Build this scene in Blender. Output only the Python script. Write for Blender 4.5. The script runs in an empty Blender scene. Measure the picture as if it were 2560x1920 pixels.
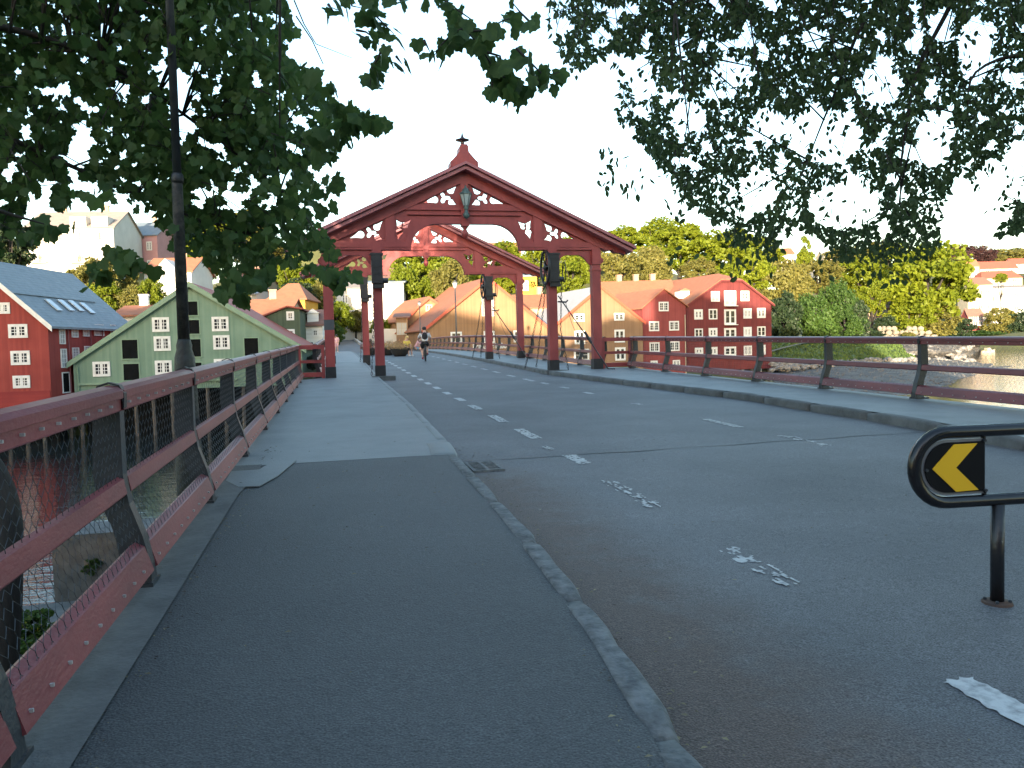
import bpy, bmesh, math, random
import numpy as np
from mathutils import Vector, Matrix, noise, Euler
random.seed(11)
scene = bpy.context.scene
C = scene.collection
R = math.radians

# ------------------------------------------------------------------ camera
YAW, PITCH, ROLL, FL, EZ = .2201, .0474, .0268, 1956.25, 1.34
_cy, _sy, _cp, _sp, _cr, _sr = math.cos(YAW), math.sin(YAW), math.cos(PITCH), math.sin(PITCH), math.cos(ROLL), math.sin(ROLL)
FW = Vector((_sy*_cp, _cy*_cp, -_sp))
_rt = Vector((_cy, -_sy, 0)); _up = _rt.cross(FW)
RT = _cr*_rt - _sr*_up
UP = _sr*_rt + _cr*_up
EYE = Vector((0, 0, EZ))
cd = bpy.data.cameras.new('camera'); cam = bpy.data.objects.new('camera', cd); C.objects.link(cam)
cam.matrix_world = Matrix(((RT.x, UP.x, -FW.x, 0), (RT.y, UP.y, -FW.y, 0), (RT.z, UP.z, -FW.z, EZ), (0, 0, 0, 1)))
cd.sensor_width = 36; cd.lens = FL/2560*36; cd.clip_start = .05; cd.clip_end = 5000
scene.camera = cam
# ------------------------------------------------------------------ sky, sun, exposure
SUN_EL, SUN_BACK = 5.0, 24.0           # low evening sun, behind the camera and to its left
w = bpy.data.worlds.new('World'); scene.world = w; w.use_nodes = True
nt = w.node_tree; bg = nt.nodes['Background']
sky = nt.nodes.new('ShaderNodeTexSky'); sky.sky_type = 'NISHITA'; sky.sun_disc = False
sky.sun_elevation = R(SUN_EL); sky.sun_rotation = R(180 + SUN_BACK)
sky.air_density = 1.0; sky.dust_density = 1.2; sky.ozone_density = 1.4
nt.links.new(sky.outputs[0], bg.inputs[0]); bg.inputs[1].default_value = .15
SUNV = Vector((-math.sin(R(SUN_BACK))*math.cos(R(SUN_EL)), -math.cos(R(SUN_BACK))*math.cos(R(SUN_EL)), math.sin(R(SUN_EL))))
sl = bpy.data.lights.new('sun', 'SUN'); sl.energy = 2.45; sl.angle = R(.55); sl.color = (1.0, .85, .64)
so = bpy.data.objects.new('sun', sl); C.objects.link(so); so.rotation_euler = SUNV.to_track_quat('Z', 'Y').to_euler(); so.location = (-30, -60, 40)
vs = scene.view_settings; vs.view_transform = 'Standard'; vs.look = 'None'; vs.gamma = 1; vs.use_curve_mapping = False
vs.exposure = 2.8

# ------------------------------------------------------------------ pixel -> direction (source photo pixels 2560x1920)
def ray(px, py): return FW + RT*((px-1280)/FL) - UP*((py-960)/FL)
def atD(px, py, D): return EYE + ray(px, py)*D
def atZ(px, py, z):
    d = ray(px, py); return EYE + d*((z-EZ)/d.z)
def atY(px, py, Y):
    d = ray(px, py); return EYE + d*(Y/d.y)
def deck(Y):
    return float(np.interp(Y, [-60, 0, 26, 38, 46, 54, 62, 70, 80, 95], [-1.1, 0, .489, .79, .97, 1.12, 1.23, 1.30, 1.34, 1.36]))

# ------------------------------------------------------------------ materials
MATS = {}
def nodes(name):
    m = bpy.data.materials.new(name); m.use_nodes = True
    n = m.node_tree.nodes; l = m.node_tree.links
    return m, n, l, n['Principled BSDF']
def mat(name, c1, c2=None, scale=4.0, rough=.7, bump=0.0, bscale=None, metal=0.0, detail=6, stretch=None, spec=.5, lo=.35, hi=.65):
    if name in MATS: return MATS[name]
    m, n, l, p = nodes(name)
    p.inputs['Roughness'].default_value = rough; p.inputs['Metallic'].default_value = metal
    p.inputs['Specular IOR Level'].default_value = spec
    tc = n.new('ShaderNodeTexCoord'); src = tc.outputs['Object']
    if stretch:
        mp = n.new('ShaderNodeMapping'); mp.inputs['Scale'].default_value = stretch; l.new(src, mp.inputs[0]); src = mp.outputs[0]
    if c2 is None: c2 = tuple(x*.72 for x in c1)
    nz = n.new('ShaderNodeTexNoise'); nz.inputs['Scale'].default_value = scale; nz.inputs['Detail'].default_value = detail; nz.inputs['Roughness'].default_value = .65
    l.new(src, nz.inputs['Vector'])
    cr = n.new('ShaderNodeValToRGB'); cr.color_ramp.elements[0].position = lo; cr.color_ramp.elements[1].position = hi
    cr.color_ramp.elements[0].color = (*c2, 1); cr.color_ramp.elements[1].color = (*c1, 1)
    l.new(nz.outputs[0], cr.inputs[0]); l.new(cr.outputs[0], p.inputs['Base Color'])
    if bump:
        b = n.new('ShaderNodeBump'); b.inputs['Strength'].default_value = bump; b.inputs['Distance'].default_value = .02
        n2 = n.new('ShaderNodeTexNoise'); n2.inputs['Scale'].default_value = bscale or scale*8; n2.inputs['Detail'].default_value = 4
        l.new(src, n2.inputs['Vector']); l.new(n2.outputs[0], b.inputs['Height']); l.new(b.outputs[0], p.inputs['Normal'])
    MATS[name] = m; return m
def boards(name, c1, c2, per=.16, axis='X', rough=.75, depth=.5):
    """painted timber cladding: narrow boards with thin gaps, weathering"""
    if name in MATS: return MATS[name]
    m, n, l, p = nodes(name); p.inputs['Roughness'].default_value = rough; p.inputs['Specular IOR Level'].default_value = .25
    tc = n.new('ShaderNodeTexCoord')
    sp = n.new('ShaderNodeSeparateXYZ'); l.new(tc.outputs['Object'], sp.inputs[0])
    if axis == 'X':
        ad = n.new('ShaderNodeMath'); ad.operation = 'ADD'; l.new(sp.outputs['X'], ad.inputs[0]); l.new(sp.outputs['Y'], ad.inputs[1]); o = ad.outputs[0]
    else: o = sp.outputs['Z']
    mu = n.new('ShaderNodeMath'); mu.operation = 'MULTIPLY'; mu.inputs[1].default_value = 1/per; l.new(o, mu.inputs[0])
    fr = n.new('ShaderNodeMath'); fr.operation = 'FRACT'; l.new(mu.outputs[0], fr.inputs[0])
    fl = n.new('ShaderNodeMath'); fl.operation = 'FLOOR'; l.new(mu.outputs[0], fl.inputs[0])
    wn = n.new('ShaderNodeTexWhiteNoise'); wn.noise_dimensions = '1D'; l.new(fl.outputs[0], wn.inputs['W'])
    gp = n.new('ShaderNodeMath'); gp.operation = 'LESS_THAN'; gp.inputs[1].default_value = .1; l.new(fr.outputs[0], gp.inputs[0])
    nz = n.new('ShaderNodeTexNoise'); nz.inputs['Scale'].default_value = .6; nz.inputs['Detail'].default_value = 7; l.new(tc.outputs['Object'], nz.inputs['Vector'])
    mx = n.new('ShaderNodeMath'); mx.operation = 'ADD'; l.new(nz.outputs[0], mx.inputs[0])
    m2 = n.new('ShaderNodeMath'); m2.operation = 'MULTIPLY_ADD'; m2.inputs[1].default_value = .35; m2.inputs[2].default_value = -.17; l.new(wn.outputs[0], m2.inputs[0]); l.new(m2.outputs[0], mx.inputs[1])
    cr = n.new('ShaderNodeValToRGB'); cr.color_ramp.elements[0].position = .3; cr.color_ramp.elements[1].position = .7
    cr.color_ramp.elements[0].color = (*c2, 1); cr.color_ramp.elements[1].color = (*c1, 1); l.new(mx.outputs[0], cr.inputs[0])
    l.new(cr.outputs[0], p.inputs['Base Color'])
    b = n.new('ShaderNodeBump'); b.invert = True; b.inputs['Strength'].default_value = depth; b.inputs['Distance'].default_value = .02
    l.new(gp.outputs[0], b.inputs['Height']); l.new(b.outputs[0], p.inputs['Normal'])
    MATS[name] = m; return m
def asphalt(name, dark, light, dirt=None, fleck=.22):
    m, n, l, p = nodes(name); p.inputs['Roughness'].default_value = .68; p.inputs['Specular IOR Level'].default_value = .5
    tc = n.new('ShaderNodeTexCoord'); g = tc.outputs['Object']
    big = n.new('ShaderNodeTexNoise'); big.inputs['Scale'].default_value = .55; big.inputs['Detail'].default_value = 8; big.inputs['Roughness'].default_value = .6; l.new(g, big.inputs['Vector'])
    cr = n.new('ShaderNodeValToRGB'); cr.color_ramp.elements[0].position = .32; cr.color_ramp.elements[1].position = .7
    cr.color_ramp.elements[0].color = (*dark, 1); cr.color_ramp.elements[1].color = (*light, 1); l.new(big.outputs[0], cr.inputs[0])
    fi = n.new('ShaderNodeTexNoise'); fi.inputs['Scale'].default_value = 130; fi.inputs['Detail'].default_value = 3; l.new(g, fi.inputs['Vector'])
    vo = n.new('ShaderNodeTexVoronoi'); vo.inputs['Scale'].default_value = 85; l.new(g, vo.inputs['Vector'])
    hs = n.new('ShaderNodeMapRange'); hs.inputs[1].default_value = .3; hs.inputs[2].default_value = .7; hs.inputs[3].default_value = 1-fleck*1.6; hs.inputs[4].default_value = 1+fleck*1.8; l.new(fi.outputs[0], hs.inputs[0])
    md = n.new('ShaderNodeTexNoise'); md.inputs['Scale'].default_value = 24; md.inputs['Detail'].default_value = 6; md.inputs['Roughness'].default_value = .8; l.new(g, md.inputs['Vector'])
    hm = n.new('ShaderNodeMapRange'); hm.inputs[1].default_value = .3; hm.inputs[2].default_value = .7; hm.inputs[3].default_value = .74; hm.inputs[4].default_value = 1.26; l.new(md.outputs[0], hm.inputs[0])
    hq = n.new('ShaderNodeMath'); hq.operation = 'MULTIPLY'; l.new(hs.outputs[0], hq.inputs[0]); l.new(hm.outputs[0], hq.inputs[1]); hs = hq
    mx = n.new('ShaderNodeMix'); mx.data_type = 'RGBA'; mx.blend_type = 'MULTIPLY'; mx.inputs[0].default_value = 1
    l.new(cr.outputs[0], mx.inputs[6]); l.new(hs.outputs[0], mx.inputs[7]); out = mx.outputs[2]
    if dirt:
        # wind-blown grit lying against the kerb (a stain with a shape of its own)
        sp = n.new('ShaderNodeSeparateXYZ'); l.new(g, sp.inputs[0])
        a = n.new('ShaderNodeMapRange'); a.inputs[1].default_value = dirt[0]; a.inputs[2].default_value = dirt[1]; a.inputs[3].default_value = 1; a.inputs[4].default_value = 0; l.new(sp.outputs['X'], a.inputs[0])
        b_ = n.new('ShaderNodeMapRange'); b_.inputs[1].default_value = 7.5; b_.inputs[2].default_value = 9; b_.inputs[3].default_value = 1; b_.inputs[4].default_value = 0; l.new(sp.outputs['Y'], b_.inputs[0])
        n3 = n.new('ShaderNodeTexNoise'); n3.inputs['Scale'].default_value = 3.4; n3.inputs['Detail'].default_value = 9; n3.inputs['Roughness'].default_value = .75; l.new(g, n3.inputs['Vector'])
        mm = n.new('ShaderNodeMath'); mm.operation = 'MULTIPLY'; l.new(a.outputs[0], mm.inputs[0]); l.new(n3.outputs[0], mm.inputs[1])
        m3 = n.new('ShaderNodeMath'); m3.operation = 'MULTIPLY'; l.new(mm.outputs[0], m3.inputs[0]); l.new(b_.outputs[0], m3.inputs[1])
        rr = n.new('ShaderNodeMapRange'); rr.inputs[1].default_value = .12; rr.inputs[2].default_value = .42; rr.inputs[4].default_value = .95; l.new(m3.outputs[0], rr.inputs[0])
        mk = n.new('ShaderNodeMix'); mk.data_type = 'RGBA'; l.new(rr.outputs[0], mk.inputs[0]); l.new(out, mk.inputs[6])
        dc = n.new('ShaderNodeMix'); dc.data_type = 'RGBA'; dc.blend_type = 'MULTIPLY'; dc.inputs[0].default_value = 1; dc.inputs[6].default_value = (.075, .052, .043, 1); l.new(hs.outputs[0], dc.inputs[7])
        l.new(dc.outputs[2], mk.inputs[7]); out = mk.outputs[2]
    l.new(out, p.inputs['Base Color'])
    b = n.new('ShaderNodeBump'); b.inputs['Strength'].default_value = .55; b.inputs['Distance'].default_value = .006
    ad = n.new('ShaderNodeMath'); ad.operation = 'ADD'; l.new(fi.outputs[0], ad.inputs[0]); l.new(vo.outputs[0], ad.inputs[1])
    l.new(ad.outputs[0], b.inputs['Height']); l.new(b.outputs[0], p.inputs['Normal'])
    MATS[name] = m; return m
def leafmat(name, c1, c2, trans=.35, scale=.8):
    m, n, l, p = nodes(name); p.inputs['Roughness'].default_value = .55; p.inputs['Specular IOR Level'].default_value = .3
    tc = n.new('ShaderNodeTexCoord')
    nz = n.new('ShaderNodeTexNoise'); nz.inputs['Scale'].default_value = scale; nz.inputs['Detail'].default_value = 5; l.new(tc.outputs['Object'], nz.inputs['Vector'])
    cr = n.new('ShaderNodeValToRGB'); cr.color_ramp.elements[0].position = .35; cr.color_ramp.elements[1].position = .65
    cr.color_ramp.elements[0].color = (*c2, 1); cr.color_ramp.elements[1].color = (*c1, 1); l.new(nz.outputs[0], cr.inputs[0]); l.new(cr.outputs[0], p.inputs['Base Color'])
    t = n.new('ShaderNodeBsdfTranslucent'); l.new(cr.outputs[0], t.inputs[0])
    ms = n.new('ShaderNodeMixShader'); ms.inputs[0].default_value = trans; l.new(p.outputs[0], ms.inputs[1]); l.new(t.outputs[0], ms.inputs[2])
    l.new(ms.outputs[0], n['Material Output'].inputs[0]); MATS[name] = m; return m
def tiles(name, c1, c2, rough=.7, per=.33):
    m, n, l, p = nodes(name); p.inputs['Roughness'].default_value = rough; p.inputs['Specular IOR Level'].default_value = .3
    tc = n.new('ShaderNodeTexCoord'); nz = n.new('ShaderNodeTexNoise'); nz.inputs['Scale'].default_value = 1.6; nz.inputs['Detail'].default_value = 10; nz.inputs['Roughness'].default_value = .75; l.new(tc.outputs['Object'], nz.inputs['Vector'])
    cr = n.new('ShaderNodeValToRGB'); cr.color_ramp.elements[0].position = .3; cr.color_ramp.elements[1].position = .7
    cr.color_ramp.elements[0].color = (*c2, 1); cr.color_ramp.elements[1].color = (*c1, 1); l.new(nz.outputs[0], cr.inputs[0]); l.new(cr.outputs[0], p.inputs['Base Color'])
    wv = n.new('ShaderNodeTexWave'); wv.bands_direction = 'Z'; wv.inputs['Scale'].default_value = 1/per/2; wv.inputs['Distortion'].default_value = 1.5; l.new(tc.outputs['Object'], wv.inputs['Vector'])
    b = n.new('ShaderNodeBump'); b.inputs['Strength'].default_value = .35; b.inputs['Distance'].default_value = .04; l.new(wv.outputs[0], b.inputs['Height']); l.new(b.outputs[0], p.inputs['Normal'])
    MATS[name] = m; return m

RED = mat('red_paint', (.335, .058, .056), (.235, .038, .04), 2.2, .5, .25, 24, detail=10, stretch=(1, 1, .5))
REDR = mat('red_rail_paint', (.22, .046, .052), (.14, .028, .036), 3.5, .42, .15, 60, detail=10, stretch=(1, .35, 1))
ROOFRED = mat('portal_roof_sky_sheen', (.36, .13, .15), (.28, .095, .11), 2, .45, .1, 12)  # portal red made paler and more purple: sky sheen put into the colour
BLACK = mat('black_iron', (.022, .024, .028), (.012, .012, .015), 6, .45, .2, 40)
POSTIRON = mat('grey_iron_post', (.036, .042, .05), (.02, .023, .028), 5, .42, .2, 40)
GLOSSBLACK = mat('gloss_black_paint', (.012, .012, .014), (.008, .008, .01), 3, .22, .03, 20)
GALV = mat('galvanised_wire', (.085, .09, .095), (.045, .05, .055), 20, .45, 0, None, .6)
BOLT = mat('zinc_bolt', (.6, .6, .6), (.4, .4, .4), 30, .4, 0, None, .3)
WHITE = mat('white_paint', (.74, .74, .72), (.62, .62, .6), 3, .5)
CREAM = mat('cream_plaster', (.46, .40, .30), (.38, .33, .25), .5, .85)
WPLAS = mat('white_plaster', (.60, .575, .53), (.52, .50, .46), .4, .85)
GLASS = mat('window_glass', (.03, .034, .038), (.02, .022, .026), 1.5, .08, 0, None, 0, 2, None, .5)
BLIND = mat('window_blind', (.42, .42, .40), (.3, .3, .3), 2, .4)
DARKIN = mat('interior_shade', (.008, .009, .010), (.005, .006, .006), 2, .9, spec=.1)  # near-black colour stands in for the shade inside openings
YELLOW = mat('yellow_sheet', (.82, .47, .015), (.76, .42, .012), 2, .35)
PAINTW = mat('road_paint', (.50, .51, .50), (.20, .205, .21), 14, .8, .3, 90, lo=.28, hi=.55)
STONE = mat('kerb_granite', (.175, .185, .185), (.07, .078, .082), 11, .85, 1.0, 22)
CONC = mat('bridge_concrete', (.20, .215, .22), (.13, .145, .15), 1.1, .6, .3, 60, lo=.3, hi=.7)
CONCL = mat('pale_concrete', (.30, .31, .31), (.24, .25, .25), 1.1, .8, .25, 60)
CONCD = mat('old_concrete', (.14, .145, .145), (.075, .08, .08), 2.5, .85, .4, 40)
ASPH_R = asphalt('asphalt_road', (.075, .077, .083), (.128, .13, .136), (1.35, 2.5), .42)
ASPH_W = asphalt('asphalt_walk', (.043, .047, .050), (.062, .067, .070), None, .34)
SKIN = mat('skin', (.55, .33, .25), (.5, .29, .22), 6, .5)
TIMBER = mat('grey_timber', (.13, .115, .10), (.06, .055, .05), 6, .85, .4, 30, stretch=(1, 1, .15))
ROCKM = mat('shore_rock', (.27, .26, .25), (.13, .125, .12), 1.2, .9, .6, 8)
GRAVEL = mat('gravel', (.15, .14, .13), (.05, .05, .05), .6, .95, 1.0, 5, detail=12, lo=.40, hi=.60)
GRASSM = mat('grass', (.085, .14, .03), (.03, .06, .014), .5, .95, 1.0, 6, detail=12, lo=.42, hi=.58)
TERR = mat('hillside_ground', (.10, .11, .03), (.06, .06, .025), .15, .95, .5, 2)
BARK = mat('bark', (.045, .038, .032), (.02, .017, .015), 5, .9, .8, 18, stretch=(1, 1, .25))
# ------------------------------------------------------------------ mesh builder
ORG = {}
class MB:
    def __init__(s): s.v = []; s.f = []
    def add(s, vs, fs):
        o = len(s.v); s.v += [tuple(v) for v in vs]; s.f += [tuple(i+o for i in f) for f in fs]; return s
    def box(s, x0, x1, y0, y1, z0, z1):
        return s.add([(x0,y0,z0),(x1,y0,z0),(x1,y1,z0),(x0,y1,z0),(x0,y0,z1),(x1,y0,z1),(x1,y1,z1),(x0,y1,z1)],
                     [(0,3,2,1),(4,5,6,7),(0,1,5,4),(1,2,6,5),(2,3,7,6),(3,0,4,7)])
    def hexa(s, a, b):       # two quads (lists of 4 points), bottom a and top b, joined
        return s.add(list(a)+list(b), [(0,3,2,1),(4,5,6,7),(0,1,5,4),(1,2,6,5),(2,3,7,6),(3,0,4,7)])
    def bar(s, p, q, w, h, up=(0,0,1)):
        p, q = Vector(p), Vector(q); d = (q-p).normalized(); u = Vector(up)
        x = d.cross(u)
        if x.length < 1e-4: x = d.cross(Vector((1,0,0)))
        x.normalize(); z = x.cross(d)
        f = lambda c: [c - x*w/2 - z*h/2, c + x*w/2 - z*h/2, c + x*w/2 + z*h/2, c - x*w/2 + z*h/2]
        return s.hexa(f(p), f(q))
    def tube(s, pts, r, n=6, cap=True):
        pts = [Vector(p) for p in pts]; k = len(pts); rs = r if isinstance(r, (list, tuple)) else [r]*k
        vs = []; fs = []; px = None
        for i, p in enumerate(pts):
            d = (pts[min(i+1, k-1)] - pts[max(i-1, 0)])
            if d.length < 1e-9: d = Vector((0,0,1))
            d.normalize()
            if px is None:
                a = Vector((0,0,1)) if abs(d.z) < .9 else Vector((1,0,0)); px = d.cross(a).normalized()
            else:
                px = px - d*px.dot(d)
                if px.length < 1e-6: px = d.cross(Vector((.3,.5,.8)))
                px.normalize()
            py = d.cross(px)
            for j in range(n):
                t = 2*math.pi*j/n; vs.append(p + (px*math.cos(t) + py*math.sin(t))*rs[i])
        for i in range(k-1):
            for j in range(n):
                a = i*n+j; b = i*n+(j+1) % n; fs.append((a, b, b+n, a+n))
        if cap: fs.append(tuple(range(n-1, -1, -1))); fs.append(tuple((k-1)*n+j for j in range(n)))
        return s.add(vs, fs)
    def lathe(s, prof, c, n=12):
        c = Vector(c); vs = []; fs = []
        for r, z in prof:
            for j in range(n):
                t = 2*math.pi*j/n; vs.append(c + Vector((r*math.cos(t), r*math.sin(t), z)))
        for i in range(len(prof)-1):
            for j in range(n):
                a = i*n+j; b = i*n+(j+1) % n; fs.append((a, b, b+n, a+n))
        fs.append(tuple(range(n-1, -1, -1))); fs.append(tuple((len(prof)-1)*n+j for j in range(n)))
        return s.add(vs, fs)
    def prism(s, poly, vec):   # convex or simple polygon of 3-D points swept by vec
        n = len(poly); v = Vector(vec); a = [Vector(p) for p in poly]
        return s.add(a + [p+v for p in a], [tuple(range(n-1, -1, -1)), tuple(range(n, 2*n))] + [(i, (i+1) % n, (i+1) % n+n, i+n) for i in range(n)])
    def blob(s, c, r, n=8, m=5, jit=.0, seed=0):
        rr = random.Random(seed); c = Vector(c); r = Vector(r) if not isinstance(r, (int, float)) else Vector((r,)*3)
        vs = [c + Vector((0,0,-r.z))]; fs = []
        for i in range(1, m):
            th = math.pi*i/m
            for j in range(n):
                ph = 2*math.pi*j/n; k = 1 + rr.uniform(-jit, jit)
                vs.append(c + Vector((r.x*math.sin(th)*math.cos(ph), r.y*math.sin(th)*math.sin(ph), -r.z*math.cos(th)))*1 + Vector((math.sin(th)*math.cos(ph)*r.x, math.sin(th)*math.sin(ph)*r.y, -math.cos(th)*r.z))*(k-1))
        vs.append(c + Vector((0,0,r.z)))
        for j in range(n):
            fs.append((0, 1+(j+1) % n, 1+j)); e = 1+(m-2)*n; fs.append((len(vs)-1, e+j, e+(j+1) % n))
        for i in range(m-2):
            for j in range(n):
                a = 1+i*n+j; b = 1+i*n+(j+1) % n; fs.append((a, b, b+n, a+n))
        return s.add(vs, fs)
    def mesh(s, name, m, smooth=False, org=None):
        me = bpy.data.meshes.new(name); o = Vector(org) if org is not None else Vector((0,0,0))
        me.from_pydata([tuple(Vector(v)-o) for v in s.v], [], s.f)
        if m: me.materials.append(m)
        me.validate(); me.update()
        bm = bmesh.new(); bm.from_mesh(me); bmesh.ops.recalc_face_normals(bm, faces=bm.faces[:]); bm.to_mesh(me); bm.free()
        if smooth: me.polygons.foreach_set('use_smooth', [True]*len(me.polygons))
        return me
    def build(s, name, m, parent=None, smooth=False, label=None, cat=None, group=None, kind=None, org=None):
        if parent is not None: org = ORG.get(parent.name, Vector((0,0,0)))
        elif org is None: org = Vector((0,0,0))
        o = bpy.data.objects.new(name, s.mesh(name, m, smooth, org)); C.objects.link(o)
        if parent is not None: o.parent = parent
        else: o.location = org
        ORG[o.name] = Vector(org)
        tag(o, label, cat, group, kind); return o
def tag(o, label=None, cat=None, group=None, kind=None):
    if label: o['label'] = label
    if cat: o['category'] = cat
    if group: o['group'] = group
    if kind: o['kind'] = kind
    return o
def thing(name, label, cat, loc=(0,0,0), group=None):
    o = bpy.data.objects.new(name, None); C.objects.link(o); o.location = loc; o.empty_display_size = .3
    ORG[o.name] = Vector(loc); return tag(o, label, cat, group)
def inst(name, me, parent, world, rot=None, scl=None, kind=None):
    """another object on shared mesh data, placed at a world point under its thing"""
    o = bpy.data.objects.new(name, me); C.objects.link(o); o.parent = parent
    o.location = Vector(world) - ORG.get(parent.name, Vector((0,0,0)))
    if rot is not None: o.rotation_euler = rot
    if scl is not None: o.scale = scl
    ORG[o.name] = Vector(world)
    if kind: o['kind'] = kind
    return o
def copy_tree(o, parent=None):
    c = o.copy(); C.objects.link(c); c.parent = parent; ORG[c.name] = ORG.get(o.name, Vector((0,0,0)))
    for ch in list(o.children): copy_tree(ch, c)
    return c
def fill2d(name, outline, holes, thick, m, parent, xz0, y):
    """flat board with cut-outs: 2-D outline and holes in X-Z, given thickness in Y, centred on y"""
    cu = bpy.data.curves.new(name, 'CURVE'); cu.dimensions = '2D'; cu.fill_mode = 'BOTH'; cu.extrude = thick/2
    for ring in [outline]+holes:
        sp = cu.splines.new('POLY'); sp.points.add(len(ring)-1); sp.use_cyclic_u = True
        for q, (a, b) in zip(sp.points, ring): q.co = (a, b, 0, 1)
    t = bpy.data.objects.new('t', cu); C.objects.link(t)
    dg = bpy.context.evaluated_depsgraph_get(); me = bpy.data.meshes.new_from_object(t.evaluated_get(dg))
    bpy.data.objects.remove(t); bpy.data.curves.remove(cu)
    org = ORG.get(parent.name, Vector((0,0,0)))
    for v in me.vertices: v.co = Vector((xz0[0]+v.co.x, y+v.co.z, xz0[1]+v.co.y)) - org
    me.name = name; me.materials.clear(); me.materials.append(m)
    bm = bmesh.new(); bm.from_mesh(me); bmesh.ops.remove_doubles(bm, verts=bm.verts[:], dist=1e-5); bmesh.ops.recalc_face_normals(bm, faces=bm.faces[:]); bm.to_mesh(me); bm.free()
    o = bpy.data.objects.new(name, me); C.objects.link(o); o.parent = parent; ORG[o.name] = org; return o
def lerp(xs, ys): return lambda t: float(np.interp(t, xs, ys))

# ================================================================== bridge deck, road, pavements
KL = lerp([-40, 0, 1.5, 2.2, 2.6, 3.0, 3.5, 4.2, 5.2, 6.5, 8.5, 9.2, 11.7, 15.5, 24, 30, 70], [.8, .86, .985, 1.06, 1.10, 1.135, 1.17, 1.205, 1.235, 1.255, 1.27, 1.33, 1.36, 1.40, 1.34, 1.36, 1.40])
KR = lerp([-40, 3, 7.3, 9.6, 14.4, 20, 25, 38, 63, 70], [7.0, 7.2, 7.5, 7.8, 7.95, 7.4, 7.02, 6.98, 6.95, 6.95])
def strip(name, fl, fr, y0, y1, dz, m, kind='structure', nx=4, step=.8, parent=None, wob=0):
    b = MB(); ys = np.arange(y0, y1+1e-6, (y1-y0)/max(1, round((y1-y0)/step))); vs = []; fs = []
    for y in ys:
        for i in range(nx+1):
            x = fl(y) + (fr(y)-fl(y))*i/nx
            vs.append((x, y, deck(y)+dz+wob*noise.noise(Vector((x*.8, y*.8, 3)))))
    for j in range(len(ys)-1):
        for i in range(nx): a = j*(nx+1)+i; fs.append((a, a+1, a+nx+2, a+nx+1))
    b.add(vs, fs); return b.build(name, m, parent, True, kind=kind if parent is None else None)
road = strip('road', lambda y: KL(y)-.12, lambda y: KR(y)+.12, -40, 90, -.12, ASPH_R, nx=8, wob=.012)
strip('pavement', lambda y: -.9, lambda y: KL(y)-.105, -40, 8.62, 0, ASPH_W, nx=5, wob=.008)
strip('bridge_pavement', lambda y: -1.24 if y < 26 else -.62, lambda y: KL(y)-.02, 8.605, 26.0, .003, CONC, nx=5, wob=.006)
strip('bridge_pavement', lambda y: -.62, lambda y: KL(y)-.02, 26.0, 39.0, .003, CONC, nx=5, wob=.006)
strip('bridge_pavement', lambda y: -.62, lambda y: KL(y)-.02, 39.0, 90, .003, CONCL, nx=5)
strip('pavement_edge', lambda y: -1.24, lambda y: -.86 if y < 7.2 else -.80, -40, 8.6, .012, CONCD, nx=2, wob=.01)
strip('bridge_pavement', lambda y: KR(y)+.16, lambda y: 10.2 if y < 26.5 else 9.35, 5.5, 90, .003, CONC, nx=5, wob=.006)
strip('pavement', lambda y: KR(y)+.16, lambda y: 10.2, -40, 5.495, .003, ASPH_W, nx=4)
# a smoothed patch of mortar where the asphalt meets the concrete
b = MB(); pts = [atZ(x*1.1573, y*1.1573, .15) for x, y in [(488,1040),(500,1022),(560,1018),(590,1002),(640,1000),(600,1030),(560,1050),(515,1052)]]
b.prism([(p.x, p.y, deck(p.y)+.006) for p in pts], (0, 0, .008)); b.build('mortar_patch', CONC, None, kind='structure')
# bridge body and near abutment
b = MB(); ys = list(np.arange(8.7, 86, 1.5))
for a, c in zip(ys[:-1], ys[1:]):
    l0, r0 = (-1.3, 10.3) if c < 27 else (-.75, 9.5)
    b.hexa([(l0,a,deck(a)-.7),(r0,a,deck(a)-.7),(r0,c,deck(c)-.7),(l0,c,deck(c)-.7)], [(l0,a,deck(a)-.17),(r0,a,deck(a)-.17),(r0,c,deck(c)-.17),(l0,c,deck(c)-.17)])
bd = b.build('bridge_deck', CONCD, None, kind='structure')
for yy in (16, 24, 32, 40, 48, 56, 64, 72):
    for xx in (0, 2.2, 4.4, 6.6, 8.6):
        MB().tube([(xx, yy, -7), (xx, yy, deck(yy)-.7)], .22, 8).build('bridge_pile', TIMBER, bd)
    MB().box(-.6, 9.2, yy-.16, yy+.16, deck(yy)-1.1, deck(yy)-.705).build('cross_beam', TIMBER, bd)
b = MB(); b.box(-1.22, 10.15, -40, 8.68, -7, -.9); b.build('abutment', CONCD, None, kind='structure')
b = MB(); b.hexa([(-1.245,-40,-.9),(-1.2,-40,-.9),(-1.2,8.68,-.9),(-1.245,8.68,-.9)], [(-1.245,-40,deck(-40)),(-1.2,-40,deck(-40)),(-1.2,8.68,deck(8.68)),(-1.245,8.68,deck(8.68))]); b.build('abutment_face', CONCD, None, kind='structure')
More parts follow.
